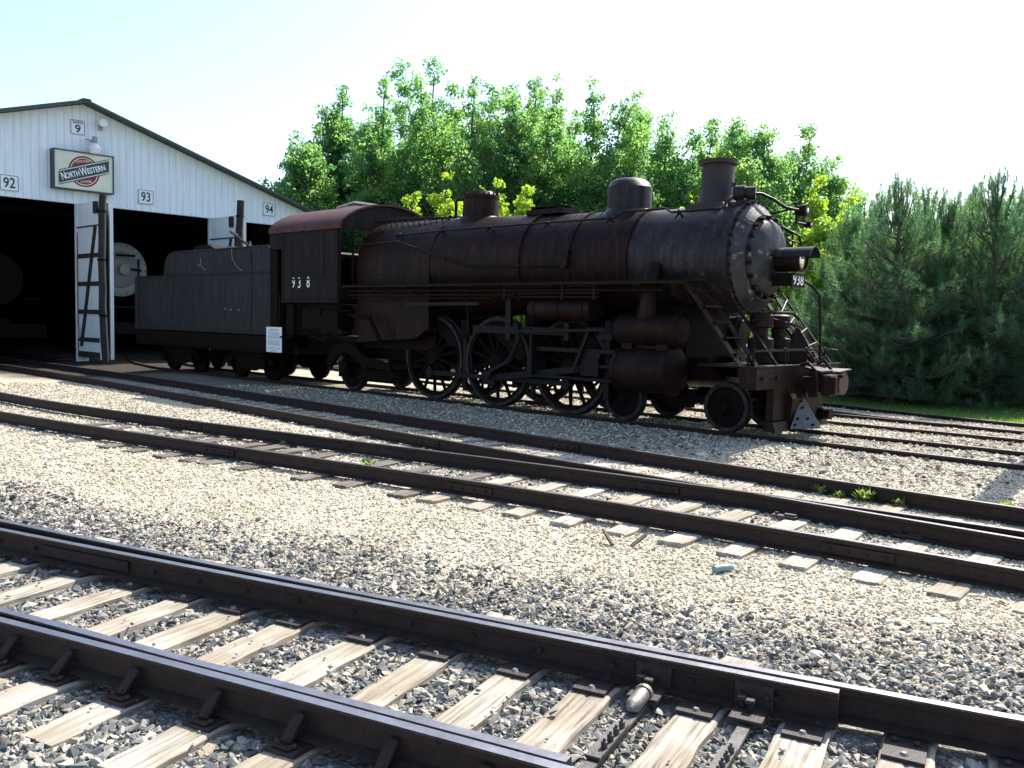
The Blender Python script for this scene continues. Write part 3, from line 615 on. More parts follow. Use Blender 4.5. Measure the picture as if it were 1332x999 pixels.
mb = MB(); mb.lathe([(3.75, .62), (3.95, .50), (4.02, .435), (4.38, .43), (4.44, .435), (4.45, .425), (4.54, .38), (4.60, .28), (4.63, .14), (4.64, .12), (4.67, .11), (4.675, .01)], (-2.72, 0, 0), 'Z', 40)
mb.build('sand_dome', M['smokebox'], loco, smooth=True)
mb = MB(); mb.box((-4.62, -.05, 4.08), (1.0, .55, .1)); mb.box((-4.62, -.05, 4.19), (.9, .5, .02)); mb.box((-5.0, -.1, 4.15), (.12, .3, .07)); mb.box((-4.3, -.1, 4.15), (.12, .3, .07))
for k in range(5): mb.sphere((-5.0+k*.2, -.3, 4.12), .025, 6)
mb.build('turret_hatch', M['iron'], loco)
# safety valve manifold near the cab
mb = MB()
for x, y, h in ((-8.3, -.1, .12), (-8.6, .15, .15), (-8.9, -.15, .12), (-7.9, .1, .1)): mb.tube((x, y, 4.1), (x, y, 4.14+h), .05, n=8)
mb.pipe([(-9.85, -.55, 4.12), (-9.2, -.5, 4.16), (-8.2, -.45, 4.15), (-7.4, -.4, 4.1)], .03, 6); mb.pipe([(-9.85, .3, 4.2), (-8, .3, 4.22), (-7.4, .3, 4.15)], .025, 6)
mb.build('steam_fittings', M['iron'], loco)
# handrail with stanchions along the boiler
for sy in (-1, 1):
    mb = MB(); pts = [(-8.7, sy*.98, 3.72), (-7, sy*.97, 3.745), (-4, sy*.93, 3.76), (-2.4, sy*.90, 3.76), (-2.2, sy*.86, 3.86), (-1.4, sy*.75, 3.88), (-1.25, sy*.78, 3.80), (-.3, sy*.76, 3.80)]
    mb.pipe(pts, .021, 8)
    for x in (-8.5, -7.1, -5.6, -4.0, -2.5, -1.0): mb.tube((x, sy*.80, 3.60+.10), (x, sy*.95, 3.755 if x < -2.4 else 3.8), .02, n=6); mb.sphere((x, sy*.94, 3.75), .035, 8); mb.tube((x, sy*.93, 3.74), (x-.03, sy*1.0, 3.66), .018, n=6)
    mb.build('boiler_handrail', M['iron'], loco, smooth=True)
# pipes and washout plugs on the near flank
for sy in (-1, 1):
    mb = MB()
    mb.pipe([(-9.85, sy*1.17, 3.52), (-8.3, sy*1.17, 3.55), (-8.1, sy*1.17, 3.5), (-6.1, sy*1.12, 2.95), (-5.9, sy*1.11, 2.93), (-3.6, sy*1.06, 2.90)], .024, 8)
    mb.tube((-6.8, sy*1.14, 3.14), (-6.7, sy*1.14, 3.11), .04, n=8)
    mb.tube((-3.45, sy*1.0, 2.95), (-3.45, sy*1.12, 2.95), .11, n=20); mb.box((-3.4, sy*1.05, 3.1), (.1, .08, .2))
    mb.pipe([(-9.8, sy*1.40, 2.43), (-1.0, sy*1.40, 2.40)], .022, 6); mb.pipe([(-9.8, sy*1.44, 2.33), (-4.4, sy*1.44, 2.32), (-4.3, sy*1.4, 2.2)], .018, 6); mb.pipe([(-9.6, sy*1.42, 2.26), (-5.0, sy*1.42, 2.25)], .015, 6)
    mb.build('side_piping', M['iron'], loco, smooth=True)
    mb = MB()
    for z in (2.28, 2.35, 2.42, 2.49): mb.tube((-4.8, sy*1.38, z), (-2.35, sy*1.38, z), .024, n=8)
    for x in (-4.7, -3.2, -2.45): mb.box((x, sy*1.38, 2.39), (.05, .07, .34))
    mb.build('cooling_coil', M['iron'], loco, smooth=True)
    mb = MB(); mb.tube((-7.2, sy*1.25, 2.02), (-4.5, sy*1.25, 2.02), .0, .0, 3) if False else None
    mb.tube((-4.1, sy*1.15, 2.05), (-2.6, sy*1.15, 2.05), .22, n=24); mb.tube((-4.15, sy*1.15, 2.05), (-4.1, sy*1.15, 2.05), .18, n=20)
    for k in range(3): mb.lathe([(-4.0+k*.6, .225), (-4.0+k*.6, .235), (-3.95+k*.6, .235), (-3.95+k*.6, .225)], (0, sy*1.15, 2.05), 'X', 24)
    mb.build('air_reservoir', M['iron'], loco, smooth=True)
    # running board
    mb = MB(); mb.box((-5.15, sy*1.27, 2.55), (9.45, .56, .03)); mb.box((-5.15, sy*1.54, 2.535), (9.45, .02, .06))
    for x in np.arange(-9, -.4, 1.4): mb.bar((x, sy*.95, 2.25), (x, sy*1.5, 2.52), .03, .03, (1, 0, 0))
    mb.build('running_board', M['iron'], loco)
    # reverse reach rod and long grey rod seen above the drivers
    if sy < 0:
        mb = MB(); mb.bar((-7.6, -1.5, 2.12), (-5.3, -1.5, 2.14), .05, .07); mb.build('reach_rod', M['steel'], loco)
# frame, ashpan, axle boxes
mb = MB()
for sy in (-1, 1):
    mb.box((-4.3, sy*.52, 1.05), (7.6, .12, .38)); mb.box((-9.6, sy*.52, .95), (3.6, .1, .30))
    for x in (-3.43, -5.41, -7.39): mb.box((x, sy*.52, .9), (.34, .16, .55))
mb.box((-1.42, 0, 1.5), (1.1, 1.5, 1.3)); mb.box((-8.6, 0, 1.25), (2.6, 1.7, .35)); mb.box((-11.3, 0, 1.0), (1.6, 1.2, .3))
mb.box((-5.3, 0, 1.2), (5.6, .9, .75)); mb.box((-4.4, 0, 1.7), (.25, 1.9, .5)); mb.box((-2.9, 0, 1.75), (.12, 2.1, .35)); mb.box((-6.4, 0, 1.6), (.2, 1.7, .4))
mb.build('frame', M['dark'], loco)
# driving wheels with counterweights
crank = {-3.43: 0, -5.41: 0, -7.39: 0}
TH = R(-88)
for sy in (-1, 1):
    for x in (-3.43, -5.41, -7.39):
        wob = spoke_wheel_mb(.94); w = wob.build('driving_wheel', [M['dark'], M['tyre']], loco, smooth=True); place(w, (x, sy*.77, .94), (0, 0, 0 if sy < 0 else math.pi))
        mb = MB(); big = 1.0 if x == -5.41 else .66
        arc = [(math.cos(a)*.83, math.sin(a)*.83) for a in np.linspace(R(90-52*big), R(90+52*big), 16)]
        inn = [(math.cos(a)*(.83-.42*big), math.sin(a)*(.83-.42*big)) for a in np.linspace(R(90+34*big), R(90-34*big), 8)]
        mb.prism(arc+inn, -.075, .05, 'XZ'); cw = mb.build('counterweight', M['dark'], w, bevel=.008); cw.rotation_euler = (0, R(38 if sy < 0 else 0), 0)
        mb = MB(); mb.tube((0, -.16, 0), (0, .02, 0), .07, n=16); cp = mb.build('crank_pin', M['steel'], w, smooth=True); cp.location = (0, 0, -.34)
for sy in (-1, 1):
    y = sy*.92; z = .60
    mb = MB(); mb.bar((-7.39, y, z), (-3.43, y, z), .05, .10)
    for x in (-3.43, -5.41, -7.39): mb.lathe([(-.05, .02), (-.05, .11), (.05, .11), (.05, .02)], (x, y, z), 'Y', 20)
    mb.build('coupling_rod', M['steel'], loco, smooth=True)
    mb = MB(); y2 = sy*1.03; mb.bar((-5.41, y2, z), (-2.72, y2, .95), .055, .13); mb.lathe([(-.06, .02), (-.06, .14), (.06, .14), (.06, .02)], (-5.41, y2, z), 'Y', 20); mb.box((-5.41, y2, z), (.36, .1, .24))
    mb.build('main_rod', M['steel'], loco, smooth=True)
    # crosshead, guides, piston rod
    mb = MB(); mb.box((-2.75, y2, .98), (.42, .12, .36)); mb.box((-2.75, y2, 1.2), (.5, .14, .07)); mb.tube((-2.6, y2, .98), (-1.95, y2, .98), .05, n=12)
    mb.build('crosshead', M['steel'], loco)
    mb = MB(); mb.box((-3.0, y2, 1.27), (2.2, .13, .08)); mb.box((-3.0, y2, .73), (2.1, .10, .06)); mb.box((-4.15, sy*.95, 1.2), (.07, .5, .9)); mb.build('crosshead_guide', M['steel'], loco)
    # valve gear: yoke beam, radius rod, combination lever, eccentric rod, link
    mb = MB(); mb.box((-4.45, sy*1.22, 1.62), (2.55, .07, .15)); mb.box((-3.2, sy*1.22, 1.62), (.12, .09, .34)); mb.box((-4.72, sy*1.22, 1.9), (.14, .08, .95))
    for x in (-5.5, -5.2, -4.9, -4.1, -3.7, -3.35): mb.tube((x, sy*1.24, 1.65), (x, sy*1.27, 1.65), .025, n=6)
    mb.build('valve_gear_frame', M['steel'], loco, bevel=.004)
    mb = MB(); mb.pipe([(-4.45, sy*1.3, 1.78), (-4.38, sy*1.3, 1.45), (-4.5, sy*1.3, 1.2), (-4.62, sy*1.3, 1.0)], .055, 8); mb.bar((-4.5, sy*1.33, 1.60), (-2.2, sy*1.33, 1.68), .03, .05); mb.build('expansion_link', M['steel'], loco, smooth=True)
    mb = MB(); mb.bar((-2.72, sy*1.15, 1.72), (-3.1, sy*1.15, .86), .035, .07); mb.tube((-2.72, sy*1.10, 1.70), (-2.0, sy*1.10, 1.70), .03, n=8); mb.box((-2.35, sy*1.1, 1.6), (.3, .1, .22)); mb.build('combination_lever', M['steel'], loco)
    mb = MB(); mb.bar((-5.3, sy*1.15, .75), (-4.62, sy*1.25, 1.02), .035, .07); mb.bar((-5.41, sy*1.12, .6), (-5.25, sy*1.12, .8), .05, .09); mb.build('eccentric_rod', M['steel'], loco)
    # sanding pipes, brake hangers
    mb = MB()
    for x in (-4.40, -6.38): mb.bar((x, sy*.80, 1.7), (x, sy*.80, .25), .07, .09, (1, 0, 0)); mb.pipe([(x+.1, sy*.9, 2.3), (x+.12, sy*.85, 1.6), (x+.25, sy*.78, .4)], .02, 6)
    mb.box((-2.45, sy*.7, 1.1), (.12, .5, 1.5)); mb.build('brake_hanger', M['steel'], loco)
    # cylinder and valve chest
    mb = MB(); yc = sy*1.10
    mb.lathe([(-2.02, .05), (-2.02, .36), (-1.98, .42), (-1.90, .42), (-1.89, .40), (-.96, .40), (-.95, .435), (-.86, .435), (-.84, .40), (-.82, .28), (-.80, .02)], (0, yc, .98), 'X', 40)
    mb.box((-1.42, sy*.92, 1.28), (.86, .5, .5))
    cyl = mb.build('cylinder', M['iron'], loco, smooth=True)
    mb = MB(); mb.lathe([(-2.12, .02), (-2.12, .20), (-2.05, .24), (-2.0, .29), (-.86, .29), (-.85, .31), (-.78, .31), (-.75, .24), (-.72, .22), (-.70, .02)], (0, yc, 1.70), 'X', 36); mb.box((-1.05, yc, 1.38), (.24, .3, .5)); mb.box((-1.8, yc, 1.38), (.22, .3, .5)); mb.tube((-1.42, yc, 1.96), (-1.42, yc, 2.05), .08, n=12)
    mb.build('valve_chest', M['iron'], cyl, smooth=True)
    mb = MB()
    for k in range(14): a = 2*math.pi*k/14; mb.sphere((-.84, yc+math.cos(a)*.36, .98+math.sin(a)*.36), .02, 6); mb.sphere((-.75, yc+math.cos(a)*.27, 1.70+math.sin(a)*.27), .018, 6)
    mb.build('cover_bolts', M['steel'], cyl)
# lead truck and trailing truck
for sy in (-1, 1):
    for x, r in ((0, .42), (-2.13, .42), (-10.36, .50)):
        w = disc_wheel_mb(r).build('truck_wheel', [M['dark'], M['tyre']], loco, smooth=True); place(w, (x, sy*.77, r), (0, 0, 0 if sy < 0 else math.pi))
    mb = MB(); mb.bar((.25, sy*.55, .50), (-2.4, sy*.55, .50), .1, .14); mb.box((-1.06, sy*.55, .48), (.5, .14, .3)); mb.build('lead_truck_frame', M['dark'], loco)
    mb = MB(); arch = [(-11.15, .62), (-11.05, .85), (-10.75, 1.12), (-10.36, 1.2), (-9.97, 1.12), (-9.65, .88), (-8.6, .72), (-8.6, .55), (-9.7, .62), (-10.05, .84), (-10.36, .92), (-10.67, .84), (-10.95, .55)]
    mb.prism(arch, sy*.98, sy*1.08, 'XZ'); mb.box((-10.36, sy*1.06, .52), (.34, .16, .38)); mb.tube((-10.36, sy*1.1, .52), (-10.36, sy*1.17, .52), .13, n=16)
    mb.bar((-8.7, sy*1.02, .62), (-7.9, sy*.6, .75), .1, .14); mb.box((-9.4, sy*.9, .40), (1.5, .06, .3)); mb.build('trailing_truck_frame', M['dark'], loco, bevel=.01)
mb = MB()
for x, r in ((0, .42), (-2.13, .42), (-10.36, .5), (-3.43, .94), (-5.41, .94), (-7.39, .94)): mb.tube((x, -.8, r), (x, .8, r), .09, n=12)
mb.build('axles', M['dark'], loco)
# cab
mb = MB(); yw = 1.55
for sy in (-1, 1):
    mb.box((-11.2, sy*yw, 3.08), (2.4, .03, 1.88)); 
    mb.box((-11.2, sy*(yw+.018), 2.17), (2.4, .02, .05)); mb.box((-11.2, sy*(yw+.018), 2.72), (2.36, .012, .04))
    mb.box((-11.35, sy*(yw+.018), 3.35), (1.55, .014, 1.1)); mb.box((-12.34, sy*(yw+.02), 3.1), (.06, .02, 1.8)); mb.box((-10.05, sy*(yw+.02), 3.1), (.06, .02, 1.8))
# front wall around the boiler, with the open front window beside it
wall = [(-yw, 2.2), (-1.12, 2.2), (-1.12, 3.0)]
arc = lambda y: 4.02+0.60*(1-(y/yw)**2)**.75
for sy in (-1, 1):
    mb.box((-10.0, sy*1.52, 3.1), (.03, .06, 1.85)); mb.box((-10.0, sy*1.13, 3.1), (.03, .05, 1.85)); mb.box((-10.0, sy*1.33, 2.36), (.03, .40, .34)); mb.box((-10.0, sy*1.33, 3.98), (.03, .40, .12))
top = [(-1.55, 3.93)]+[(y, arc(y)-.01) for y in np.linspace(-1.5, 1.5, 21)]+[(1.55, 3.93)]
mb.prism(top, -10.02, -9.99, 'YZ')
mb.prism([(1.12, 3.0)]+[(math.cos(R(a))*1.14, zc+math.sin(R(a))*1.14) for a in range(0, 181, 12)]+[(-1.12, 3.0), (-1.12, 3.94), (1.12, 3.94)][:0]+[(-1.12, 2.9)], -10.016, -9.992, 'YZ') if False else None
cabn = mb.build('cab', M['cab'], loco)
mb = MB(); mb.box((-11.2, 0, 2.15), (2.4, 3.0, .06)); mb.box((-10.6, 0, 2.6), (.8, 2.0, .9)); mb.box((-12.2, -1.2, 2.6), (.4, .5, .8)); mb.box((-12.35, -.95, 3.1), (.03, 1.0, 1.8)); mb.box((-12.35, 1.25, 3.1), (.03, .5, 1.8)); mb.build('cab_floor', M['dark'], cabn)
mb = MB(); 
roof_pts = [(y*1.04, arc(y)+.0) for y in np.linspace(-1.55, 1.55, 31)]
roof_poly = roof_pts+[(y*1.04, arc(y)-.05) for y in np.linspace(1.55, -1.55, 31)]
mb.prism(roof_poly, -12.95, -9.9, 'YZ')
for sy in (-1, 1): mb.box((-11.4, sy*1.60, 3.97), (3.05, .05, .13)); 
mb.build('cab_roof', M['cabroof'], cabn, smooth=True)
mb = MB(); mb.prism([(-12.95, 3.5), (-12.4, 3.5), (-12.4, 4.0), (-12.95, 4.0)], -1.57, -1.54, 'XZ'); mb.build('cab_rear_curtain', M['cab'], cabn)
mb = MB(); mb.box((-11.3, .0, 4.68), (.75, .8, .05), (0, R(-7), 0)); mb.box((-11.3, 0, 4.62), (.7, .75, .04)); mb.build('roof_hatch', M['cream'], cabn)
mb = MB()
for x in (-12.34, -11.9, -10.5, -10.05):
    for z in np.arange(2.25, 3.95, .10): mb.sphere((x, -yw-.028, z), .011, 5)
for x in np.arange(-12.3, -10.05, .1): mb.sphere((x, -yw-.026, 2.22), .011, 5); mb.sphere((x, -yw-.026, 2.72), .009, 5)
rv = mb.build('rivets', M['cab'], cabn); rv['kind'] = 'stuff'
text_obj('number', '9', .37, M['whitepaint'], cabn, frame((-11.86, -yw-.02, 2.62), (1, 0, 0), (0, 0, 1)), .8, .004)
text_obj('number', '3', .37, M['whitepaint'], cabn, frame((-11.60, -yw-.02, 2.62), (1, 0, 0), (0, 0, 1)), .8, .004)
text_obj('number', '8', .37, M['whitepaint'], cabn, frame((-11.22, -yw-.02, 2.63), (1, 0, 0), (0, 0, 1)), .8, .004)
mb = MB(); mb.pipe([(-9.9, -1.5, 2.07), (-10.3, -1.5, 2.07), (-11.5, -1.5, 2.0)], .02, 6); mb.pipe([(-9.6, -1.48, 1.95), (-10.9, -1.48, 1.97)], .018, 6); mb.box((-10.9, -1.45, 1.93), (.18, .1, .16)); mb.box((-12.2, -1.4, 1.7), (.3, .1, .8)); mb.box((-12.2, -1.45, 1.25), (.45, .3, .04)); mb.tube((-12.1, -1.3, 1.0), (-12.1, -1.3, .8), .05, n=8)
mb.box((-10.9, -1.2, 1.75), (1.5, .5, .5)); mb.pipe([(-9.8, -1.4, 1.85), (-9.0, -1.4, 1.8), (-8.6, -1.35, 1.2)], .05, 8); mb.pipe([(-11.8, -1.3, 1.5), (-11.0, -1.3, 1.2), (-9.9, -1.3, 1.45)], .04, 8)
mb.build('injector_piping', M['dark'], loco, smooth=True)
# front steps from running board to pilot deck
for sy in (-1, 1):
    mb = MB()
    for y in (sy*1.52, sy*.98): mb.bar((-.45, y, 2.53), (.62, y, 1.16), .025, .15, (0, 1, 0))
    for k in range(5): t = (k+.6)/5.4; mb.box((-.45+1.07*t, sy*1.25, 2.53-1.37*t), (.17, .52, .02))
    mb.build('front_steps', M['iron'], loco)
for y in (.62, -.2):
    pass
mb = MB(); mb.bar((.0, .95, 2.25), (1.15, .42, 1.2), .03, .03) if False else None
mb.bar((.05, -.62, 2.1), (.85, -.70, 1.15), .05, .05); mb.bar((.05, .62, 2.1), (.85, .70, 1.15), .05, .05)
mb.build('smokebox_brace', M['iron'], loco)
# pilot beam, deck, plates
mb = MB(); mb.box((.78, 0, .98), (.30, 3.16, .36)); mb.box((.25, 0, 1.15), (.9, 2.9, .03)); mb.box((.95, -.0, 1.17), (.04, 3.16, .03)); beam = mb.build('pilot_beam', M['iron'], loco, bevel=.006)
mb = MB()
for y in (-1.4, -.9, .9, 1.4): mb.tube((.93, y, .98), (.97, y, .98), .03, n=6)
mb.build('beam_bolts', M['steel'], beam)
mb = MB(); mb.bar((.80, -1.45, 1.42), (.80, 1.50, 1.42), .035, .035)
for y in (-1.45, -.35, .45, 1.25): mb.tube((.80, y, 1.17), (.80, y, 1.44), .018, n=8); mb.sphere((.80, y, 1.43), .035, 8)
mb.pipe([(.80, 1.5, 1.42), (.85, 1.68, 1.40), (.9, 1.78, 1.25), (.92, 1.82, 1.1)], .018, 8); mb.pipe([(.8, -1.45, 1.42), (.72, -1.52, 1.3), (.75, -1.5, 1.16)], .02, 8)
mb.build('uncoupling_bar', M['iron'], loco, smooth=True)
# V shaped pilot with a small lit nose wedge
mb = MB()
mb.add([(.93, -.95, .80), (.93, .95, .80), (.93, .95, .28), (.93, -.95, .28), (.80, -.95, .8), (.80, .95, .8), (.80, .95, .25), (.80, -.95, .25)], [(0, 1, 2, 3), (4, 5, 6, 7), (0, 1, 5, 4), (2, 3, 7, 6), (1, 2, 6, 5), (0, 3, 7, 4)])
mb.prism([(.80, .26), (.96, .26), (1.02, .10), (.80, .10)], -1.02, 1.02, 'XZ')
mb.prism([(.93, .80), (1.05, .62), (.99, .2), (.93, .2)], -.5, .5, 'XZ')
mb.build('pilot', M['iron'], loco)
mb = MB(); N = [(1.02, -.10, .68), (1.04, -.54, .13), (1.32, .02, .12), (1.12, .46, .13), (.9, .0, .13)]
mb.add(N, [(0, 1, 2), (0, 2, 3), (0, 3, 4), (0, 4, 1), (1, 4, 3, 2)])
nose = mb.build('pilot_nose', M['plow'], loco)
mb = MB()
a_, b_, c_ = Vector(N[0]), Vector(N[1]), Vector(N[2]); nn = (b_-a_).cross(c_-a_).normalized()
for u, v in ((.22, .12), (.4, .35), (.72, .15), (.72, .6), (.9, .1), (.9, .75)):
    q = a_+(b_-a_)*u*(1-v)+(c_-a_)*u*v; mb.bar(q-nn*.01, q-nn*.0+Vector((.03, .02, .02)), .03, .03); mb.sphere(q, .022, 6)
mb.build('nose_bolts', M['dark'], nose)
# coupler, buffer drum, hoses
mb = MB(); mb.box((1.15, .05, .86), (.5, .2, .24)); mb.box((1.42, .05, .86), (.16, .32, .34)); mb.box((1.5, -.1, .86), (.2, .10, .3)); mb.box((1.3, .35, 1.0), (.45, .06, .06)); mb.box((1.2, .1, 1.1), (.3, .5, .05), (0, R(12), 0)); mb.bar((1.0, -.1, 1.17), (1.3, .2, 1.05), .07, .03); mb.bar((1.0, .25, 1.19), (1.35, .45, 1.03), .05, .03)
mb.build('coupler', M['iron'], loco, bevel=.01)
mb = MB(); mb.tube((1.05, .75, .86), (1.38, .75, .86), .2, n=24); mb.tube((.95, .75, .86), (1.05, .75, .86), .14, n=20); mb.box((1.14, .72, 1.08), (.55, .5, .02), (R(4), 0, 0)); mb.build('buffer_drum', mat('red_brown_drum', (.08, .03, .028), .6, 0, (.05, .025, .025), .2, 5), loco, smooth=True)
mb = MB(); mb.tube((.9, .85, .30), (1.14, .85, .30), .10, n=16); mb.pipe([(1.0, -.15, 1.18), (1.15, -.18, 1.22), (1.28, -.2, 1.1), (1.32, -.2, .85), (1.30, -.2, .7)], .028, 8); mb.pipe([(1.0, .5, 1.18), (1.12, .5, 1.25), (1.25, .5, 1.1)], .028, 8); mb.build('air_hose', M['iron'], loco, smooth=True)
# air pumps on the pilot deck
mb = MB()
for y in (-.35, .3): mb.lathe([(1.17, .15), (1.2, .22), (1.6, .22), (1.63, .12), (1.78, .12), (1.8, .2), (2.0, .2), (2.05, .08)], (.35, y, 0), 'Z', 20)
mb.lathe([(1.17, .2), (1.5, .22), (1.8, .03)], (.55, .62, 0), 'Z', 4); mb.pipe([(.3, -.6, 1.9), (.55, -.4, 2.05), (.7, .1, 2.05), (.72, .3, 1.95)], .03, 8); mb.pipe([(.5, -.3, 1.95), (.8, -.1, 1.85), (.85, .2, 1.8)], .02, 6)
mb.build('air_pump', M['iron'], loco, smooth=True)
# ladder on the far side
mb = MB(); a0, a1 = Vector((.22, 1.02, 2.5)), Vector((.92, 1.12, 1.16)); b0, b1 = Vector((.22, .5, 2.25)), Vector((.92, .5, 1.16))
a0 = Vector((.10, .90, 2.42)); b0 = Vector((.28, .35, 2.15)); a1 = Vector((.88, 1.38, 1.16)); b1 = Vector((.88, .80, 1.16))
for p, q in ((a0, a1), (b0, b1)): mb.bar(p, q, .02, .07, (0, 1, 0))
for t in (.1, .3, .5, .7, .9): mb.tube(a0.lerp(a1, t), b0.lerp(b1, t), .018, n=8)
mb.build('pilot_ladder', M['iron'], loco)
# headlight, its bracket, visor, number board
mb = MB(); mb.lathe([(.42, .02), (.42, .17), (.46, .19), (.86, .19), (.87, .20), (.90, .20), (.90, .165), (.84, .16)], (0, 0, zc-.06), 'X', 32); mb.box((.55, 0, zc-.30), (.55, .34, .06)); mb.bar((.1, .12, 2.55), (.75, .12, 2.68), .05, .05); mb.bar((.1, -.12, 2.55), (.75, -.12, 2.68), .05, .05)
hl = mb.build('headlight', M['iron'], loco, smooth=True)
mb = MB(); mb.lathe([(.85, .165), (.87, .12), (.88, .01)], (0, 0, zc-.06), 'X', 28); mb.build('lens', M['glass'], hl, smooth=True)
mb = MB(); vp = [(.215*math.cos(R(a)), zc-.06+.225*math.sin(R(a))) for a in range(15, 166, 10)]; mb.prism(vp+[(u*.96, v-.012) for u, v in vp[::-1]], .38, 1.10, 'YZ'); mb.build('visor', M['smokebox'], hl, smooth=True)
mb = MB(); mb.box((.80, 0, 2.60), (.03, .50, .22)); nb = mb.build('number_board', M['dark'], hl)
text_obj('board_number', '938', .24, M['whitepaint'], nb, frame((.817, .0, 2.60), (0, 1, 0), (0, 0, 1)), 1.15, .003)
mb = MB(); mb.box((.62, -.25, 2.6), (.32, .02, .2)); sbn = mb.build('side_board', M['dark'], hl)
mb = MB(); mb.pipe([(.66, .35, 2.66), (.80, .62, 2.52), (.86, .78, 2.38), (.87, .85, 1.9), (.88, .88, 1.18)], .024, 8); mb.pipe([(.05, 1.0, 3.0), (.2, 1.02, 3.3), (.2, 1.0, 3.5), (.05, .9, 3.6)], .02, 8)
mb.pipe([(.1, .75, 3.62), (.35, .95, 3.45), (.4, 1.0, 3.2), (.2, 1.02, 3.05), (.02, .98, 3.1)], .022, 8); mb.pipe([(.1, .85, 3.4), (.3, 1.0, 3.35), (.38, 1.0, 3.3)], .016, 6)
mb.build('front_grab_rail', M['iron'], loco, smooth=True)
# turbo generator on top by the stack, pipe and marker lamps
mb = MB(); mb.tube((-.33, -.25, 4.13), (-.15, -.18, 4.13), .13, n=18); mb.tube((-.15, -.18, 4.13), (-.1, -.16, 4.13), .1, n=18); mb.tube((-.1, -.16, 4.12), (.02, -.11, 4.12), .115, n=18); mb.tube((-.25, -.2, 3.85), (-.25, -.2, 4.05), .06, n=10); mb.box((-.2, -.2, 3.93), (.4, .25, .06)); mb.bar((-.5, -.35, 3.9), (-.3, -.3, 4.05), .04, .04)
mb.tube((-.33, -.25, 4.24), (-.33, -.25, 4.30), .05, n=10)
gen = mb.build('generator', M['smokebox'], loco, smooth=True)
mb = MB(); mb.pipe([(-.1, -.1, 4.12), (.05, .05, 4.12), (.22, .2, 4.02), (.35, .34, 3.90), (.42, .5, 3.88), (.45, .72, 3.88)], .028, 8); mb.bar((.1, .35, 3.8), (.4, .5, 3.88), .03, .03); mb.pipe([(.42, .6, 3.88), (.44, .62, 3.75), (.42, .66, 3.66), (.45, 1.0, 3.66)], .02, 6)
mb.build('marker_bracket', M['iron'], loco, smooth=True)
for p, r in (((.47, .78, 3.88), .11), ((.47, 1.05, 3.66), .065)):
    mb = MB(); mb.lathe([(-r*1.1, r*.5), (-r*.9, r*.9), (r*.5, r), (r*.95, r*.98), (r*.96, r*.75)], p, 'X', 20); mb.lathe([(r*1.0, r*.4), (r*1.4, r*.35), (r*1.5, .005)], (p[0]-r*1.2, p[1], p[2]), 'Z', 10)
    ml = mb.build('marker_lamp', M['iron'], loco, smooth=True); mb = MB(); mb.lathe([(r*.8, r*.8), (r*.95, r*.5), (r, .005)], p, 'X', 18); mb.build('lens', M['glass'], ml, smooth=True)

# ---------------------------------------------------------------- tender
td = thing('locomotive_tender', 'faded black slab-sided tender coupled behind the locomotive cab', 'tender', W(13.0, 0.75), -A)
mb = MB(); yt = 1.53
prof = [(0, 1.27), (0, 3.58), (-.15, 3.62), (-5.35, 3.62)]
prof += [(-5.50-.42*math.sin(R(a))*1.0, 3.60-.62*(1-math.cos(R(a)))) for a in (20, 45, 70, 90)]
prof += [(-6.0, 2.93), (-7.85, 2.90), (-7.85, 1.27)]
mb.prism(prof, -yt, yt, 'XZ')
for sy in (-1, 1):
    mb.box((-3.9, sy*(yt+.008), 2.93), (7.8, .015, .025)); mb.box((-3.9, sy*(yt+.01), 1.31), (7.85, .02, .06)); mb.tube((-.1, sy*yt, 3.62), (-5.3, sy*yt, 3.62), .025, n=8); mb.tube((-6.0, sy*yt, 2.92), (-7.85, sy*yt, 2.9), .025, n=8)
    mb.box((-7.7, sy*(yt+.006), 2.1), (.3, .01, 1.6)); mb.box((-.9, sy*(yt+.006), 2.4), (.03, .01, 2.2))
tank = mb.build('tank', M['tender'], td, bevel=0.015)
mb = MB()
for x in (-.05, -2.0, -3.95, -5.85, -7.7):
    for z in np.arange(1.4, 3.5 if x > -5.5 else 2.85, .11): mb.sphere((x, -yt-.004, z), .011, 5)
for x in np.arange(-7.75, -.1, .12): mb.sphere((x, -yt-.006, 1.38), .011, 5); mb.sphere((x, -yt-.006, 2.87), .010, 5)
rv = mb.build('rivets', M['tender'], tank); rv['kind'] = 'stuff'
mb = MB(); mb.prism([(-3.3, 3.62), (-5.5, 3.62), (-5.1, 3.86), (-4.4, 3.88), (-3.9, 3.72)], -.9, .2, 'XZ'); mb.box((-1.5, .3, 3.62), (2.6, 1.8, .1)); mb.build('coal_hatch', M['iron'], tank)
mb = MB(); mb.pipe([(-5.9, .9, 3.3), (-5.9, .9, 4.35), (-5.8, .9, 4.4)], .04, 8); mb.pipe([(-5.7, .6, 4.45), (-1.8, -1.0, 3.68)], .04, 8); mb.pipe([(-3.8, .3, 3.7), (-3.2, -.2, 3.95), (-2.8, -.4, 3.7)], .03, 6); mb.build('water_scoop_pipe', M['iron'], tank, smooth=True)
mb = MB(); mb.pipe([(-1.9, -yt-.01, 3.60), (-1.85, -yt-.02, 3.35), (-1.6, -yt-.02, 3.1), (-1.3, -yt-.02, 2.98)], .015, 6); mb.pipe([(-3.6, -yt-.015, 3.4), (-3.55, -yt-.02, 3.15), (-3.3, -yt-.02, 3.05)], .012, 6)
for x, z in ((-2.2, 1.95), (-1.9, 1.93), (-1.5, 1.92), (-3.7, 3.2)): mb.box((x, -yt-.02, z), (.07, .03, .05))
mb.build('grab_irons', M['bolt'], tank)
mb = MB(); mb.box((-3.9, 0, 1.05), (8.0, 3.02, .40)); mb.box((-3.9, 0, .9), (7.6, .9, .3)); mb.box((-3.9, 0, .82), (8.0, 2.98, .06)); mb.build('underframe', M['dark'], td, bevel=.01)
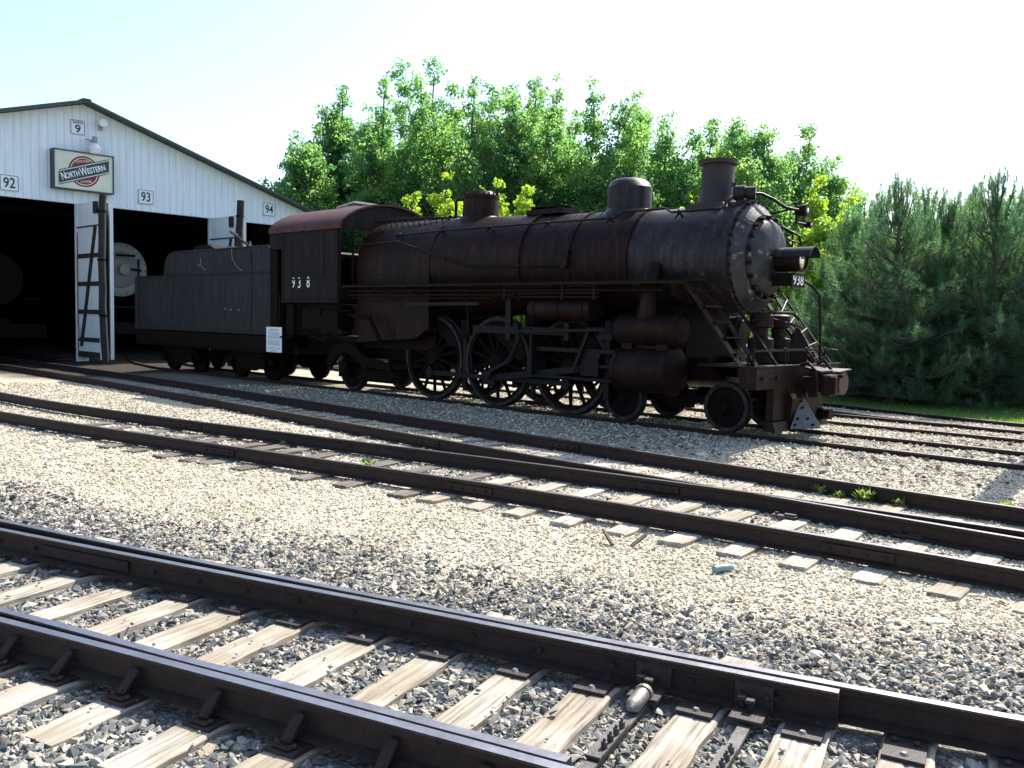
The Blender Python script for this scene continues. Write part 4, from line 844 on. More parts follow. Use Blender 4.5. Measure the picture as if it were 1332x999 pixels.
mb = MB(); mb.box((.25, -1.35, 1.6), (.25, .25, 1.5)); mb.box((.2, -1.45, 1.0), (.4, .2, .05)); mb.box((.3, 0, 1.1), (.6, 1.4, .3)); mb.box((.15, -1.2, 2.4), (.3, .6, 2.2)); mb.box((.15, 1.2, 2.4), (.3, .6, 2.2)); mb.build('front_bulkhead', M['dark'], td)
for xc in (-1.85, -5.9):
    for sy in (-1, 1):
        mb = MB(); mb.prism([(xc-1.25, .55), (xc-.9, .72), (xc-.35, .78), (xc+.35, .78), (xc+.9, .72), (xc+1.25, .55), (xc+1.25, .40), (xc+.8, .42), (xc+.35, .25), (xc-.35, .25), (xc-.8, .42), (xc-1.25, .40)], sy*.98, sy*1.07, 'XZ')
        for x in (xc-.85, xc+.85): mb.box((x, sy*1.07, .46), (.26, .16, .3))
        for x in (-.16, 0, .16): mb.tube((xc+x, sy*1.0, .3), (xc+x, sy*1.0, .7), .06, n=10)
        mb.build('truck_side_frame', M['dark'], td, bevel=.01)
        for x in (xc-.85, xc+.85): w = disc_wheel_mb(.45).build('truck_wheel', [M['dark'], M['dark']], td, smooth=True); place(w, (x, sy*.77, .45), (0, 0, 0 if sy < 0 else math.pi))

# white information board on a short post beside the tender
ib = thing('information_sign', 'small white information board with fine print, hung low between tender and cab', 'sign', W(12.75, -.76, -.1), -A+R(1))
mb = MB(); mb.box((-.15, .0, 1.45), (.04, .06, .3)); mb.box((.15, .0, 1.45), (.04, .06, .3)); mb.build('bracket', M['dark'], ib)
mb = MB(); mb.box((0, -.05, 1.27), (.70, .02, .66)); bd = mb.build('board', M['signwhite'], ib, bevel=.006)
mb = MB()
for k in range(3): mb.box((0, -.063, 1.54-k*.022), (.42, .003, .011))
for k in range(9): mb.box((random.uniform(-.01, .01), -.063, 1.455-k*.02), (.54-random.uniform(0, .04), .003, .008))
for k in range(7): mb.box((random.uniform(-.01, .01), -.063, 1.25-k*.02), (.54-random.uniform(0, .06), .003, .008))
for x, z, w in ((-.2, 1.04, .12), (-.02, 1.05, .1), (.13, 1.04, .1), (.24, 1.05, .06), (-.02, .98, .25), (-.1, 1.065, .1)): mb.box((x, -.063, z), (w, .003, .02))
mb.build('fine_print', M['inkgrey'], bd)
# ---------------------------------------------------------------- stones as uncountable ballast
def hull_stone(k, flat=0.6, npt=11):
    rr = random.Random(100+k); bm = bmesh.new()
    for _ in range(npt):
        v = Vector((rr.gauss(0, 1), rr.gauss(0, 1), rr.gauss(0, 1))).normalized()*rr.uniform(.75, 1.0); bm.verts.new((v.x, v.y*rr.uniform(.65, .9), v.z*flat))
    bmesh.ops.convex_hull(bm, input=bm.verts[:]); bmesh.ops.delete(bm, geom=[v for v in bm.verts if not v.link_faces], context='VERTS')
    me = bpy.data.meshes.new('stone'); bm.to_mesh(me); bm.free(); return me
def scatter(name, pts, rot, scl, nvar, meshes, material):
    col = bpy.data.collections.new(name+'_kinds')
    for k, m_ in enumerate(meshes):
        m2 = m_.copy(); m2.materials.clear(); m2.materials.append(material); o = bpy.data.objects.new('%s_kind_%02d' % (name, k), m2); col.objects.link(o)
    me = bpy.data.meshes.new(name); me.vertices.add(len(pts)); me.vertices.foreach_set('co', pts.astype(np.float32).ravel())
    a = me.attributes.new('rot', 'FLOAT_VECTOR', 'POINT'); a.data.foreach_set('vector', rot.astype(np.float32).ravel())
    a = me.attributes.new('scl', 'FLOAT_VECTOR', 'POINT'); a.data.foreach_set('vector', scl.astype(np.float32).ravel())
    a = me.attributes.new('idx', 'INT', 'POINT'); a.data.foreach_set('value', rng.integers(0, nvar, len(pts)).astype(np.int32))
    me.materials.append(material)
    o = bpy.data.objects.new(name, me); C.objects.link(o)
    ng = bpy.data.node_groups.new(name, 'GeometryNodeTree'); ng.interface.new_socket('Geometry', in_out='INPUT', socket_type='NodeSocketGeometry'); ng.interface.new_socket('Geometry', in_out='OUTPUT', socket_type='NodeSocketGeometry')
    N_ = ng.nodes; gi = N_.new('NodeGroupInput'); go = N_.new('NodeGroupOutput'); ip = N_.new('GeometryNodeInstanceOnPoints'); ci = N_.new('GeometryNodeCollectionInfo')
    ci.inputs['Collection'].default_value = col; ci.inputs['Separate Children'].default_value = True; ci.inputs['Reset Children'].default_value = True
    def na(n, t): q = N_.new('GeometryNodeInputNamedAttribute'); q.data_type = t; q.inputs['Name'].default_value = n; return q.outputs['Attribute']
    L = ng.links; L.new(gi.outputs[0], ip.inputs['Points']); L.new(ci.outputs[0], ip.inputs['Instance']); ip.inputs['Pick Instance'].default_value = True
    L.new(na('idx', 'INT'), ip.inputs['Instance Index']); L.new(na('rot', 'FLOAT_VECTOR'), ip.inputs['Rotation']); L.new(na('scl', 'FLOAT_VECTOR'), ip.inputs['Scale']); L.new(ip.outputs[0], go.inputs[0])
    md = o.modifiers.new('scatter', 'NODES'); md.node_group = ng; return o
stones = [hull_stone(k) for k in range(10)]
def in_view(x, y, margin=0.06):
    return (y > 2.1) & (np.abs(x) < y*(0.5774+margin)+0.25)
def on_timber(x, y, pad=0.02):
    m = np.zeros(len(x), bool)
    for cx, cy, ca, sa, hl_, hw in TIES:
        dx, dy = x-cx, y-cy; m |= (np.abs(dx*ca+dy*sa) < hl_+pad) & (np.abs(-dx*sa+dy*ca) < hw+pad)
    return m
def on_rail(x, y):
    s, v = sd_np(x, y); m = np.zeros(len(x), bool)
    def near(c, off, r=.085):
        d_ = (v-np.polyval(c, s))/np.sqrt(1+np.polyval(np.polyder(np.array(c)), s)**2)-off; return np.abs(d_) < r
    sF = (s > -10) & (s < 8)
    m |= near(cF, 0, .12)&sF; m |= near(cF, -.12, .11)&sF&(s > -5.8); m |= near(cN, 0, .10)&sF; m |= near(cN, .12, .12)&sF
    for o in (-.753, .753): m |= near(cM, o, .04)&(s < 14); m |= near(cU, o, .04)&(s < 30)
    m |= (np.abs(v-.0) < .06)|(np.abs(v-1.5) < .06)
    return m
def cand(n, ymax, power):
    u = rng.random(n); y = 2.1+(ymax-2.1)*u**power; x = (rng.random(n)*2-1)*(y*0.64+0.25); return x, y
def make_stones(name, n, ymax, power, size, selector, material, lift=0.25, over=1.0, skip_timber=0.992, label=None):
    x, y = cand(n, ymax, power); k = selector(x, y); x, y = x[k], y[k]
    k = ~on_rail(x, y); x, y = x[k], y[k]
    t = on_timber(x, y); k = ~t | (rng.random(len(x)) > skip_timber); x, y, t = x[k], y[k], t[k]
    z = ground_z(x, y); r = size*np.exp(rng.normal(0, .33, len(x))); r = np.minimum(r, size*2.2); r = np.where(y > 9, r*np.minimum(1.5, y/9), r)
    z = z + r*lift*rng.uniform(-.6, 1.4, len(x)); z = np.where(t, np.maximum(z, -0.195+r*.3), z); r = np.where(t, r*.6, r)
    rot = np.stack([rng.normal(0, .45, len(x)), rng.normal(0, .45, len(x)), rng.uniform(0, 6.28, len(x))], -1)
    scl = np.stack([r*rng.uniform(.8, 1.3, len(x)), r*rng.uniform(.8, 1.1, len(x)), r*rng.uniform(.6, 1.1, len(x))], -1)
    o = scatter(name, np.stack([x, y, z], -1), rot, scl, len(stones), stones, material); tag(o, label, None, None, 'stuff'); print(name, len(x)); return o
gsel = lambda x, y: rng.random(len(x)) < greyness(x, y)
def tsel(x, y):
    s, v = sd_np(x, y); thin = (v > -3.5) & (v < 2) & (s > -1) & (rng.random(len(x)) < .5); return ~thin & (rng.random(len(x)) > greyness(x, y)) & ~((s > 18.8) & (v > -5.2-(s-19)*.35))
make_stones('grey_ballast', 150000, 15, 1.35, 0.0265, gsel, M['greystone'], label='angular grey crushed stone around the front rails')
make_stones('tan_gravel', 300000, 24, 1.25, 0.016, tsel, M['tanstone'], label='small cream and tan gravel between the tracks')
make_stones('fine_ballast_chips', 60000, 9, 1.1, 0.011, gsel, M['tanstone'], label='fine brown chips between the front ties')
# ---------------------------------------------------------------- barn (local frame: X = out of the facade towards the yard, Y along the facade away from the camera, Z up)
SB = 27.0
barn = thing('train_barn', 'white gabled train barn with green roof edge and tall open doorways', 'barn', W(SB, 0), -A)
GZ = -0.22; HD = 5.78
def roofz(y): return 9.42-0.302*abs(y-0.1)
L_, R_e = -11.2, 11.4
open_ = [(-9.9, -5.4), (-4.9, -0.2), (0.22, 5.14), (5.56, 10.4)]
mb = MB()
poly = [(L_, HD), (R_e, HD), (R_e, roofz(R_e)), (0.1, roofz(0.1)), (L_, roofz(L_))]; mb.prism(poly, -.12, 0, 'YZ')
edges = [L_]+[v for o in open_ for v in o]+[R_e]
for i in range(0, len(edges), 2): a_, b_ = edges[i], edges[i+1]; mb.box((-.06, (a_+b_)/2, (GZ-.3+HD-.004)/2), (.12, b_-a_, HD-.004-GZ+.3))
mb.build('front_wall', M['siding'], barn)
mb = MB()
for y in (L_, R_e): mb.box((-20, y, 2.8), (39.7, .12, roofz(R_e)-.1+.3))
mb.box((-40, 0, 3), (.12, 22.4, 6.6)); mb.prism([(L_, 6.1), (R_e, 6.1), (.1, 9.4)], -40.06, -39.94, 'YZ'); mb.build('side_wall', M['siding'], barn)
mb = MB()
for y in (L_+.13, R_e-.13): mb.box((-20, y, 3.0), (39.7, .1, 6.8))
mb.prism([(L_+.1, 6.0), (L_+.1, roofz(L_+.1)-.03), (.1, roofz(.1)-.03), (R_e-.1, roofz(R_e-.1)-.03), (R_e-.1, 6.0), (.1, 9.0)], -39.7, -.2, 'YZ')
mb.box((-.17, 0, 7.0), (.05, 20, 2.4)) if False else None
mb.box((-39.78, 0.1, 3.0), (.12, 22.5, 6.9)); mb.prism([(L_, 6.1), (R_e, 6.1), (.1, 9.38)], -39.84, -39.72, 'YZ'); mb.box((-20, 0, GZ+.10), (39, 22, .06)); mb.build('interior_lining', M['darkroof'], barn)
mb = MB()
for sg in (-1, 1):
    y1 = R_e+.45 if sg > 0 else L_-.45; y0 = 0.1
    mb.prism([(y0, roofz(y0)+.02), (y1, roofz(y1)+.02), (y1, roofz(y1)+.14), (y0, roofz(y0)+.14)], -40.3, .35, 'YZ')
mb.build('roof', M['green'], barn)
mb = MB()
for sg in (-1, 1):
    y1 = R_e+.47 if sg > 0 else L_-.47
    mb.bar((.37, .1, roofz(.1)+.03), (.37, y1, roofz(y1)+.03), .04, .26, (1, 0, 0))
mb.box((.2, .1, roofz(.1)+.12), (.42, .3, .06)); mb.build('rake_trim', M['green'], barn)
mb = MB(); mb.box((.012, 0.2, HD+.02), (.05, 20.6, .06)); mb.box((.015, .1, HD-.02), (.02, 20.5, .03)); mb.build('header_trim', M['siding'], barn)
mb = MB()
for k in range(8): mb.box((-3-k*4.6, 0, HD+.35), (.15, 22, .3)); 
mb.build('roof_truss', M['darkroof'], barn)
mb = MB(); mb.prism([(-4.0, -.03)]+[(-4.2, 0), (-4.2, .02), (-3.0, .02)], 0, .02, 'XZ') if False else mb.box((-9, 4.2, HD-.45), (.25, .9, .08)); mb.build('interior_light', mat('dusty_fixture', (.3, .2, .14), .8), barn)
# door leaves, opened square to the wall
def leaf(y, wdt, braced, nm='door_leaf'):
    z0, z1 = .08, HD-.06; d = thing(nm, None, None); d.parent = barn; d.location = (0, y, 0)
    mb = MB(); mb.box((wdt/2+.02, 0, (z0+z1)/2), (wdt, .05, z1-z0)); o = mb.build('door_leaf', M['siding'] if braced else M['green'], barn); o.location = (0, y, 0)
    bpy.data.objects.remove(d)
    mb = MB(); mb.box((wdt+.04, 0, (z0+z1)/2), (.09, .12, z1-z0+.04), ); mb.box((.05, 0, (z0+z1)/2), (.06, .1, z1-z0)); mb.box((wdt/2, 0, z1+.0), (wdt, .08, .05)); mb.build('door_frame', M['siding'], o)
    if braced:
        mb = MB()
        for k in range(4): mb.box((wdt/2+.02, -.045, .75+k*1.02), (wdt*.86, .03, .16))
        mb.bar((.22*wdt, -.075, .5), (.86*wdt, -.075, z1-.9), .03, .13, (0, 1, 0)); mb.box((wdt/2, -.04, z1-.85), (wdt, .02, .05)); mb.box((.06, -.04, 2.4), (.05, .02, 4.6)); mb.box((wdt*.86, -.06, z1-.22), (.26, .1, .42)); mb.box((wdt/2+.02, -.035, .2), (wdt*.95, .02, .22))
        mb.build('door_brace', M['post'], o)
        mb = MB(); mb.box((.08*wdt, -.06, 1.0), (.16, .02, .45)); mb.build('warning_tag', mat('faded_tag', (.45, .3, .3), .7, 0, (.55, .45, .45), 0, 20), o)
    return o
leaf(-.14, 2.05, True); leaf(.20, 2.05, False); leaf(5.20, 2.05, True); leaf(5.52, 2.05, False)
def bent_post(name, label, y, x, h, r):
    o = thing(name, label, 'post', barn.matrix_world @ Vector((x, y, GZ)) if False else W(SB-x, y, GZ), -A)
    mb = MB(); rr = random.Random(int(abs(y)*10)+3); mb.pipe([(rr.uniform(-.03, .03), -.11*math.sin(t*2.6)+rr.uniform(-.015, .015), t*h) for t in np.linspace(0, 1, 12)], r, 10); mb.build('pole', M['post'], o, smooth=True)
    mb = MB()
    for z in (.3*h, .62*h, .9*h): mb.tube((0, -.11*math.sin(z/h*2.6)-.01, z), (0, -.11*math.sin(z/h*2.6)-.01, z+.06), r+.02, n=10)
    mb.build('strap', M['dark'], o); return o
bent_post('wooden_post', 'bent dark wooden post between barn door leaves, under the railroad sign', -.05, 2.15, 6.15, .13)
bent_post('wooden_post', 'short grey wooden post top rising behind the tender, left of number sign 94', 5.38, 2.15, 6.55, .15)
# signs on the barn
def wall_sign(nm, label, y, z, w, h, txt, size, sx=.85, extra=None):
    o = thing(nm, label, 'sign', W(SB-.02, y, z), -A)
    mb = MB(); mb.box((.0, 0, 0), (.03, w, h)); p = mb.build('sign_plate', M['signwhite'], o)
    mb = MB(); t = .018
    for a_, b_, c_, d_ in ((0, h/2-.02, w-.04, t), (0, -h/2+.02, w-.04, t), (-w/2+.02, 0, t, h-.04-t), (w/2-.02, 0, t, h-.04-t)): mb.box((.0175, a_, b_), (.005, c_, d_))
    mb.build('sign_border', M['ink'], p)
    text_obj('lettering', txt, size, M['ink'], p, frame((.022, 0, -.01 if not extra else -.07), (0, 1, 0), (0, 0, 1)), sx, .008)
    if extra: text_obj('lettering', extra, .16, M['ink'], p, frame((.022, 0, h/2-.1), (0, 1, 0), (0, 0, 1)), .9, .002)
    return o
wall_sign('number_sign', 'white square sign reading 92 above the left doorway', -2.45, 6.22, .62, .56, '92', .50, .8)
wall_sign('number_sign', 'white square sign reading 93 above the middle doorway', 2.45, 6.30, .62, .56, '93', .50, .8)
wall_sign('number_sign', 'white square sign reading 94 above the right doorway, next to the locomotive cab', 7.95, 6.40, .62, .56, '94', .50, .8)
wall_sign('barn_number_sign', 'small white sign reading BARN 9 under the gable peak', -.1, 8.55, .52, .54, '9', .40, 1.1, 'BARN')
rs = thing('railroad_sign', 'cream box sign with red disc and NorthWestern lettering over the barn doorways', 'sign', W(SB-.16, 0.0, 6.92), -A)
w_, h_ = 2.08, 1.34
mb = MB(); mb.box((0, 0, 0), (.30, w_, h_)); 
for y, z, a_, b_ in ((0, h_/2+.02, w_+.08, .04), (0, -h_/2-.02, w_+.08, .04), (-w_/2-.02, 0, .04, h_), (w_/2+.02, 0, .04, h_)): mb.box((.01, y, z), (.36, a_, b_))
cabx = mb.build('sign_box', M['teal'], rs)
mb = MB(); mb.box((.153, 0, 0), (.006, w_-.01, h_-.01)); pn_ = mb.build('sign_panel', M['signcream'], rs)
def disc(r0, r1, x, n=56):
    mb = MB(); mb.lathe([(x, r0), (x, r1)], (0, .0, 0), 'X', n, caps=(r0 < .01)); return mb
cy_, cz_ = .0, .0
for r0, r1, x, m_ in ((.001, .56, .160, 'red'), (.47, .50, .164, 'signcream')):
    o = disc(r0, r1, x).build('red_disc' if m_ == 'red' else 'disc_ring', M[m_], pn_)
def slanted(yc_, zc_, half, hh, slope, x0, x1):
    mb = MB(); mb.prism([(-half, zc_-hh-slope*half), (half, zc_-hh+slope*half), (half, zc_+hh+slope*half), (-half, zc_+hh-slope*half)], x0, x1, 'YZ'); return mb
SL = .345
slanted(0, 0, .90, .272, SL, .165, .168).build('banner_edge', M['teal'], pn_)
slanted(0, 0, .902, .240, SL, .169, .171).build('banner_line', M['signcream'], pn_)
slanted(0, 0, .90, .205, SL, .172, .175).build('banner', M['teal'], pn_)
ang = math.atan(SL); ux = Vector((0, math.cos(ang), math.sin(ang)))
def banner_text(t, size, y, dz, sx):
    text_obj('lettering', t, size, M['signwhite'], pn_, frame((.180, y, y*SL+dz), (0, 1, SL), (0, 0, 1)), sx, .006)
banner_text('N', .38, -.74, .0, .60); banner_text('ORTH', .28, -.42, -.02, .70); banner_text('W', .42, -.03, .0, .58); banner_text('ESTERN', .28, .43, -.02, .74)
text_obj('lettering', 'CHICAGO', .12, M['signcream'], pn_, frame((.166, -.06, .365), (0, 1, .16), (0, 0, 1)), .95, .002)
text_obj('lettering', 'SYSTEM', .12, M['signcream'], pn_, frame((.166, .06, -.365), (0, 1, .16), (0, 0, 1)), .95, .002)
# lamp and floodlight
lp = thing('barn_wall_lamp', 'white dome lamp on a short arm above the railroad sign', 'lamp', W(SB, .38, 8.0), -A)
mb = MB(); mb.tube((0, 0, .12), (.35, 0, .12), .03, n=8); mb.tube((.35, 0, .0), (.35, 0, .25), .09, n=12); mb.tube((.35, -.35, .1), (.35, 0, .1), .025, n=6); mb.build('lamp_arm', mat('lamp_arm_grey', (.25, .27, .28), .5, .3), lp)
mb = MB(); mb.lathe([(0, .1), (-.06, .17), (-.16, .22), (-.20, .22), (-.38, .17), (-.40, .02)], (.35, 0, 0), 'Z', 20); mb.build('lamp_globe', M['lamp'], lp, smooth=True)
fl = thing('security_floodlight', 'small white floodlight beside the BARN 9 sign', 'floodlight', W(SB, .72, 8.72), -A)
mb = MB(); mb.box((.04, 0, -.05), (.08, .14, .2)); mb.tube((.08, 0, -.1), (.2, 0, -.02), .025, n=8); mb.build('bracket', mat('fixture_grey', (.35, .37, .38), .5), fl)
mb = MB(); mb.lathe([(.1, .06), (.12, .12), (.32, .16), (.33, .15), (.3, .1)], (0, 0, .1), 'X', 16); mb.build('lamp_head', M['lamp'], fl, smooth=True)

# ---------------------------------------------------------------- engines inside the barn
e1 = thing('stored_locomotive', 'steam locomotive with silver smokebox front just inside the middle doorway', 'steam locomotive', W(31.0, 3.2, 0), -A)
mb = MB(); mb.lathe([(-.25, 1.05), (-.05, 1.05), (-.05, 1.14), (0, 1.15), (.02, 1.1), (.02, .70)], (0, 0, 3.6), 'X', 48); MB().tube((-.26, 0, 3.6), (-8, 0, 3.6), 1.0, n=32).build('boiler', M['dark'], e1, smooth=True); mb.build('smokebox_front', [M['silver']], e1, smooth=True)
mb = MB(); mb.lathe([(.02, .78), (.06, .76), (.10, .60), (.16, .3), (.17, .01)], (0, 0, 3.6), 'X', 40, 0)
dr = mb.build('smokebox_door', mat('dull_grey_door', (.22, .22, .22), .5), e1, smooth=True)
mb = MB()
for k in range(24): a_ = 2*math.pi*k/24; mb.sphere((.04, math.cos(a_)*.74, 3.6+math.sin(a_)*.74), .035, 6); mb.sphere((.02, math.cos(a_)*1.07, 3.6+math.sin(a_)*1.07), .03, 6)
mb.bar((.12, .85, 3.6), (.15, .2, 3.65), .05, .1); mb.bar((.1, .75, 4.1), (.1, .75, 3.1), .06, .06); mb.build('door_dogs', M['iron'], dr)
mb = MB(); mb.lathe([(.1, .1), (.15, .2), (.45, .22), (.46, .18)], (0, 0, 3.6), 'X', 24); hl1 = mb.build('headlight', M['silver'], e1, smooth=True)
mb = MB(); mb.lathe([(.42, .17), (.44, .1), (.45, .01)], (0, 0, 3.6), 'X', 20); mb.build('lens', M['glass'], hl1, smooth=True)
mb = MB(); mb.tube((.5, -.4, 4.2), (.5, .4, 4.2), .05, n=8); mb.box((.1, 0, 2.0), (.3, 2.9, .1)); mb.box((.6, 0, 1.1), (.3, 3, .5)); mb.box((.2, -1.0, 1.55), (.1, .1, .9)); mb.box((.2, 1.0, 1.55), (.1, .1, .9)); mb.build('pilot_beam', M['iron'], e1)
e2 = thing('stored_locomotive', 'unlit black steam locomotive hidden in the dark of the left doorway', 'steam locomotive', W(29.0, -2.3, 0), -A)
mb = MB(); mb.tube((0, 0, 2.9), (-9, 0, 2.9), .95, n=32); mb.box((-4.5, -1.3, 2.2), (9, .5, .05)); mb.box((-4.5, 1.3, 2.2), (9, .5, .05)); mb.build('boiler', M['dark'], e2, smooth=True)
mb = MB(); mb.box((.5, 0, 1.0), (.3, 3, .5)); mb.box((-4, 0, 1.2), (8, 1.0, .5)); mb.build('frame', M['dark'], e2)
mb = MB(); mb.tube((-1.2, 0, 3.8), (-1.2, 0, 4.6), .25, n=20); mb.build('smokestack', M['iron'], e2, smooth=True)
for x in (-1.2, -2.9, -4.7, -6.5):
    r_ = .45 if x > -2 else .75; w = spoke_wheel_mb(.8).build('driving_wheel', [M['steel'], M['tyre']], e2, smooth=True); place(w, (x, -.77, .8))
# ---------------------------------------------------------------- trees
def leaf_quads(cent, size, flat=0.0, aspect=1.0, normal_up=0.0):
    n = len(cent); d = rng.normal(0, 1, (n, 3)); d /= np.linalg.norm(d, axis=1)[:, None]; e = rng.normal(0, 1, (n, 3)); e[:, 2] += normal_up*0
    e -= d*(e*d).sum(1)[:, None]; e /= np.linalg.norm(e, axis=1)[:, None]
    sz = size*np.exp(rng.normal(0, .25, n))[:, None]
    a = cent-d*sz*.5*aspect; b = cent+e*sz*.38; c = cent+d*sz*.5*aspect; f = cent-e*sz*.38
    V = np.stack([a, b, c, f], 1).reshape(-1, 3); F = np.arange(4*n).reshape(n, 4); return V, F
def np_obj(name, V, F, material, parent):
    me = bpy.data.meshes.new(name); np_mesh(me, V, F); me.materials.append(material); o = bpy.data.objects.new(name, me); C.objects.link(o); o.parent = parent; return o
def cottonwood_data(seed, H, wd, dens=1.5, leafsize=.148, low=.12):
    rr = random.Random(seed); r2 = np.random.default_rng(seed); mb = MB(); cl = []
    trunk = [(0, 0, 0)]; x = y = 0
    for k in range(1, 9): x += rr.uniform(-.12, .12)*H/14; y += rr.uniform(-.12, .12)*H/14; trunk.append((x, y, H*.88*k/8))
    mb.pipe(trunk, [max(.03, .24*(H/14)*(1-k/8.6)) for k in range(9)], 8)
    nl = rr.randint(8, 10)
    for i in range(nl):
        t0 = rr.uniform(.10, .62); k = t0*8; a, b = Vector(trunk[int(k)]), Vector(trunk[min(8, int(k)+1)]); p = a.lerp(b, k-int(k))
        az = i*2.4+rr.uniform(-.4, .4); out = wd*.5*rr.uniform(.5, 1.15)*(1.1-t0*.4); up = H*rr.uniform(.22, .42)*(1-t0*.3)
        top = min(H*rr.uniform(.70, 1.0), p.z+up+H*.06)
        q = Vector((p.x+math.cos(az)*out, p.y+math.sin(az)*out, top)); pts = []
        for j in range(7):
            u = j/6; c = p.lerp(q, u); c.x = p.x+(q.x-p.x)*u**.7; c.y = p.y+(q.y-p.y)*u**.7; c.x += rr.uniform(-.12, .12); c.y += rr.uniform(-.12, .12); pts.append(c)
        mb.pipe(pts, [max(.015, .09*(1-j/6.3)*H/14) for j in range(7)], 6)
        for j in range(1, 7):
            for _ in range(6 if j < 6 else 4):
                az2 = rr.uniform(0, 6.28); env = (.75, 1.0, 1.0, .85, .6, .30)[j-1]; L = rr.uniform(.2, 1.35)*max(.55, env)*wd/5.0; c = pts[j]+Vector((math.cos(az2)*L, math.sin(az2)*L, rr.uniform(-.4, .45))); cl.append((c, rr.uniform(.34, .85)*(.6+.4*env)*wd/5.2))
                mb.pipe([pts[j], pts[j].lerp(c, .5)+Vector((0, 0, .08)), c], [.025, .018, .008], 4)
    for j in range(3, 9):
        w_ = (0, 0, 0, 1.0, 1.0, .95, .8, .6, .35)[j]*wd/5.0
        for _ in range(11 if j < 8 else 7): c = Vector(trunk[j])+Vector((rr.uniform(-1, 1)*w_, rr.uniform(-1, 1)*w_, rr.uniform(-1.0, .7))); cl.append((c, rr.uniform(.38, .7)*(.55+.45*w_)*wd/5.0))
    for _ in range(int(30*dens)):                     # lower skirt
        az = rr.uniform(0, 6.28); rad = wd*.45*math.sqrt(rr.random()); cl.append((Vector((math.cos(az)*rad, math.sin(az)*rad, H*rr.uniform(low, .45))), rr.uniform(.45, .75)))
    P = []
    for c, r in cl:
        n = int(54*dens*(r/.45)**2); q = r2.normal(0, 1, (n, 3)); q /= np.linalg.norm(q, axis=1)[:, None]; q *= (r2.random(n)**.55)[:, None]*r*1.12; q[:, 2] *= .85; P.append(np.array(c)+q)
    P = np.concatenate(P); V, Fc = leaf_quads(P, leafsize); return mb, V, Fc
def cottonwood(seed, loc, H, wd, label, nm='cottonwood_tree', lm='leaf', **kw):
    mb, V, Fc = cottonwood_data(seed, H, wd, **kw)
    t = thing(nm, label, 'tree', loc, random.uniform(0, 6.28)); t['group'] = 'trees behind the locomotive'
    mb.build('trunk', M['bark'], t, smooth=True); np_obj('crown', V, Fc, M[lm], t); return t
def at(px, Y, z=-.12):
    # world point at depth Y whose column is px of the photograph
    return Vector(((px-666)/1153.6*Y, Y, z))
def height_at(py, px, Y): return 1.82 + (499.5-82.9+0.023*(px-666)-py)/1153.6*Y*1.0
row = [
 (378, 165, 46, 4.2, 'low dark tree at the left end of the row, behind the barn roof edge'),
 (402, 150, 47, 4.2, 'bushy green tree next to the left end of the row'),
 (446, 92, 50, 4.4, 'tall tree with a pointed double top above the locomotive cab'),
 (488, 84, 46, 4.0, 'tall slender tree just left of the tallest top'),
 (530, 74, 50, 4.6, 'tall full tree behind the steam dome, left of the tallest top'),
 (562, 58, 54, 4.4, 'tallest tree of the row'),
 (606, 84, 47, 4.6, 'airy tree right of the tallest one with sky showing through'),
 (652, 92, 52, 4.2, 'dark-trunked tree in the middle of the row'),
 (680, 78, 48, 4.4, 'tree with a narrow dense top in the middle of the row'),
 (714, 80, 54, 3.8, 'thin tree with a spiky top right of the middle'),
 (762, 94, 48, 5.0, 'broad bright tree left of the sand dome'),
 (812, 104, 52, 4.6, 'rounded tree directly above the sand dome'),
 (858, 134, 48, 5.4, 'medium tree between sand dome and smokestack'),
 (905, 138, 54, 5.4, 'tree directly behind the smokestack'),
 (946, 138, 50, 5.4, 'tree with a leaning top right of the smokestack'),
 (990, 148, 48, 5.6, 'open-branched tree above the smokebox'),
 (1034, 146, 50, 5.4, 'last tall tree of the row above the headlight'),
 (1070, 190, 52, 4.4, 'lower sparse tree at the right end of the row')]
for i, (px, py, Y, wd, lab) in enumerate(row):
    H = height_at(py-6, px, Y); cottonwood(20+i, at(px, Y), H, wd*1.05, lab, dens=1.65 if i not in (6, 15, 17) else 1.35)
for i, (px, Y, H, wd, lab) in enumerate([(430, 62, 10, 7, 'dark broad tree filling the gap behind the cab roof'), (560, 64, 12, 8, 'dark background tree behind the steam dome'), (700, 64, 11, 8, 'dark background tree behind the boiler'), (840, 64, 11, 8, 'dark background tree behind the sand dome'), (980, 62, 10, 8, 'dark background tree behind the smokebox'), (1100, 60, 8.5, 7, 'dark background tree between smokebox and pines')]):
    cottonwood(60+i, at(px, Y), H, wd, lab, dens=1.6, leafsize=.22)
ys = [(578, 226, 36, 2.6, 'yellow-green young tree left of the steam dome'), (626, 232, 36, 2.4, 'yellow-green young tree right behind the steam dome'), (676, 236, 36, 2.2, 'yellow-green young tree right of the steam dome'), (722, 270, 36, 1.2, 'tiny yellow-green tree top behind the turret hatch'), (893, 250, 34, 1.3, 'small yellow-green tree top left of the smokestack'), (1048, 232, 33, 3.2, 'bright yellow-green tree behind the marker lamps'), (1092, 262, 32, 2.6, 'yellow-green tree beside the first pine')]
for i, (px, py, Y, wd, lab) in enumerate(ys):
    H = height_at(py-9, px, Y); cottonwood(80+i, at(px, Y), H, wd*1.15, lab, 'young_maple_tree', 'leaf_yellow', dens=3.6 if wd > 1.5 else 2.4, leafsize=.13)
for k, (px, Y) in enumerate([(1190, 40), (1300, 40), (1130, 42), (1240, 46)]):
    cottonwood(95+k, at(px, Y), [8.4, 8.6, 6.5, 8.0][k], 4.6, ['thin deciduous tree top showing between the two tall pines', 'deciduous tree behind the rightmost pine', 'leafy tree behind the first pine', 'deciduous tree far behind the gap of the pines'][k], dens=.9)
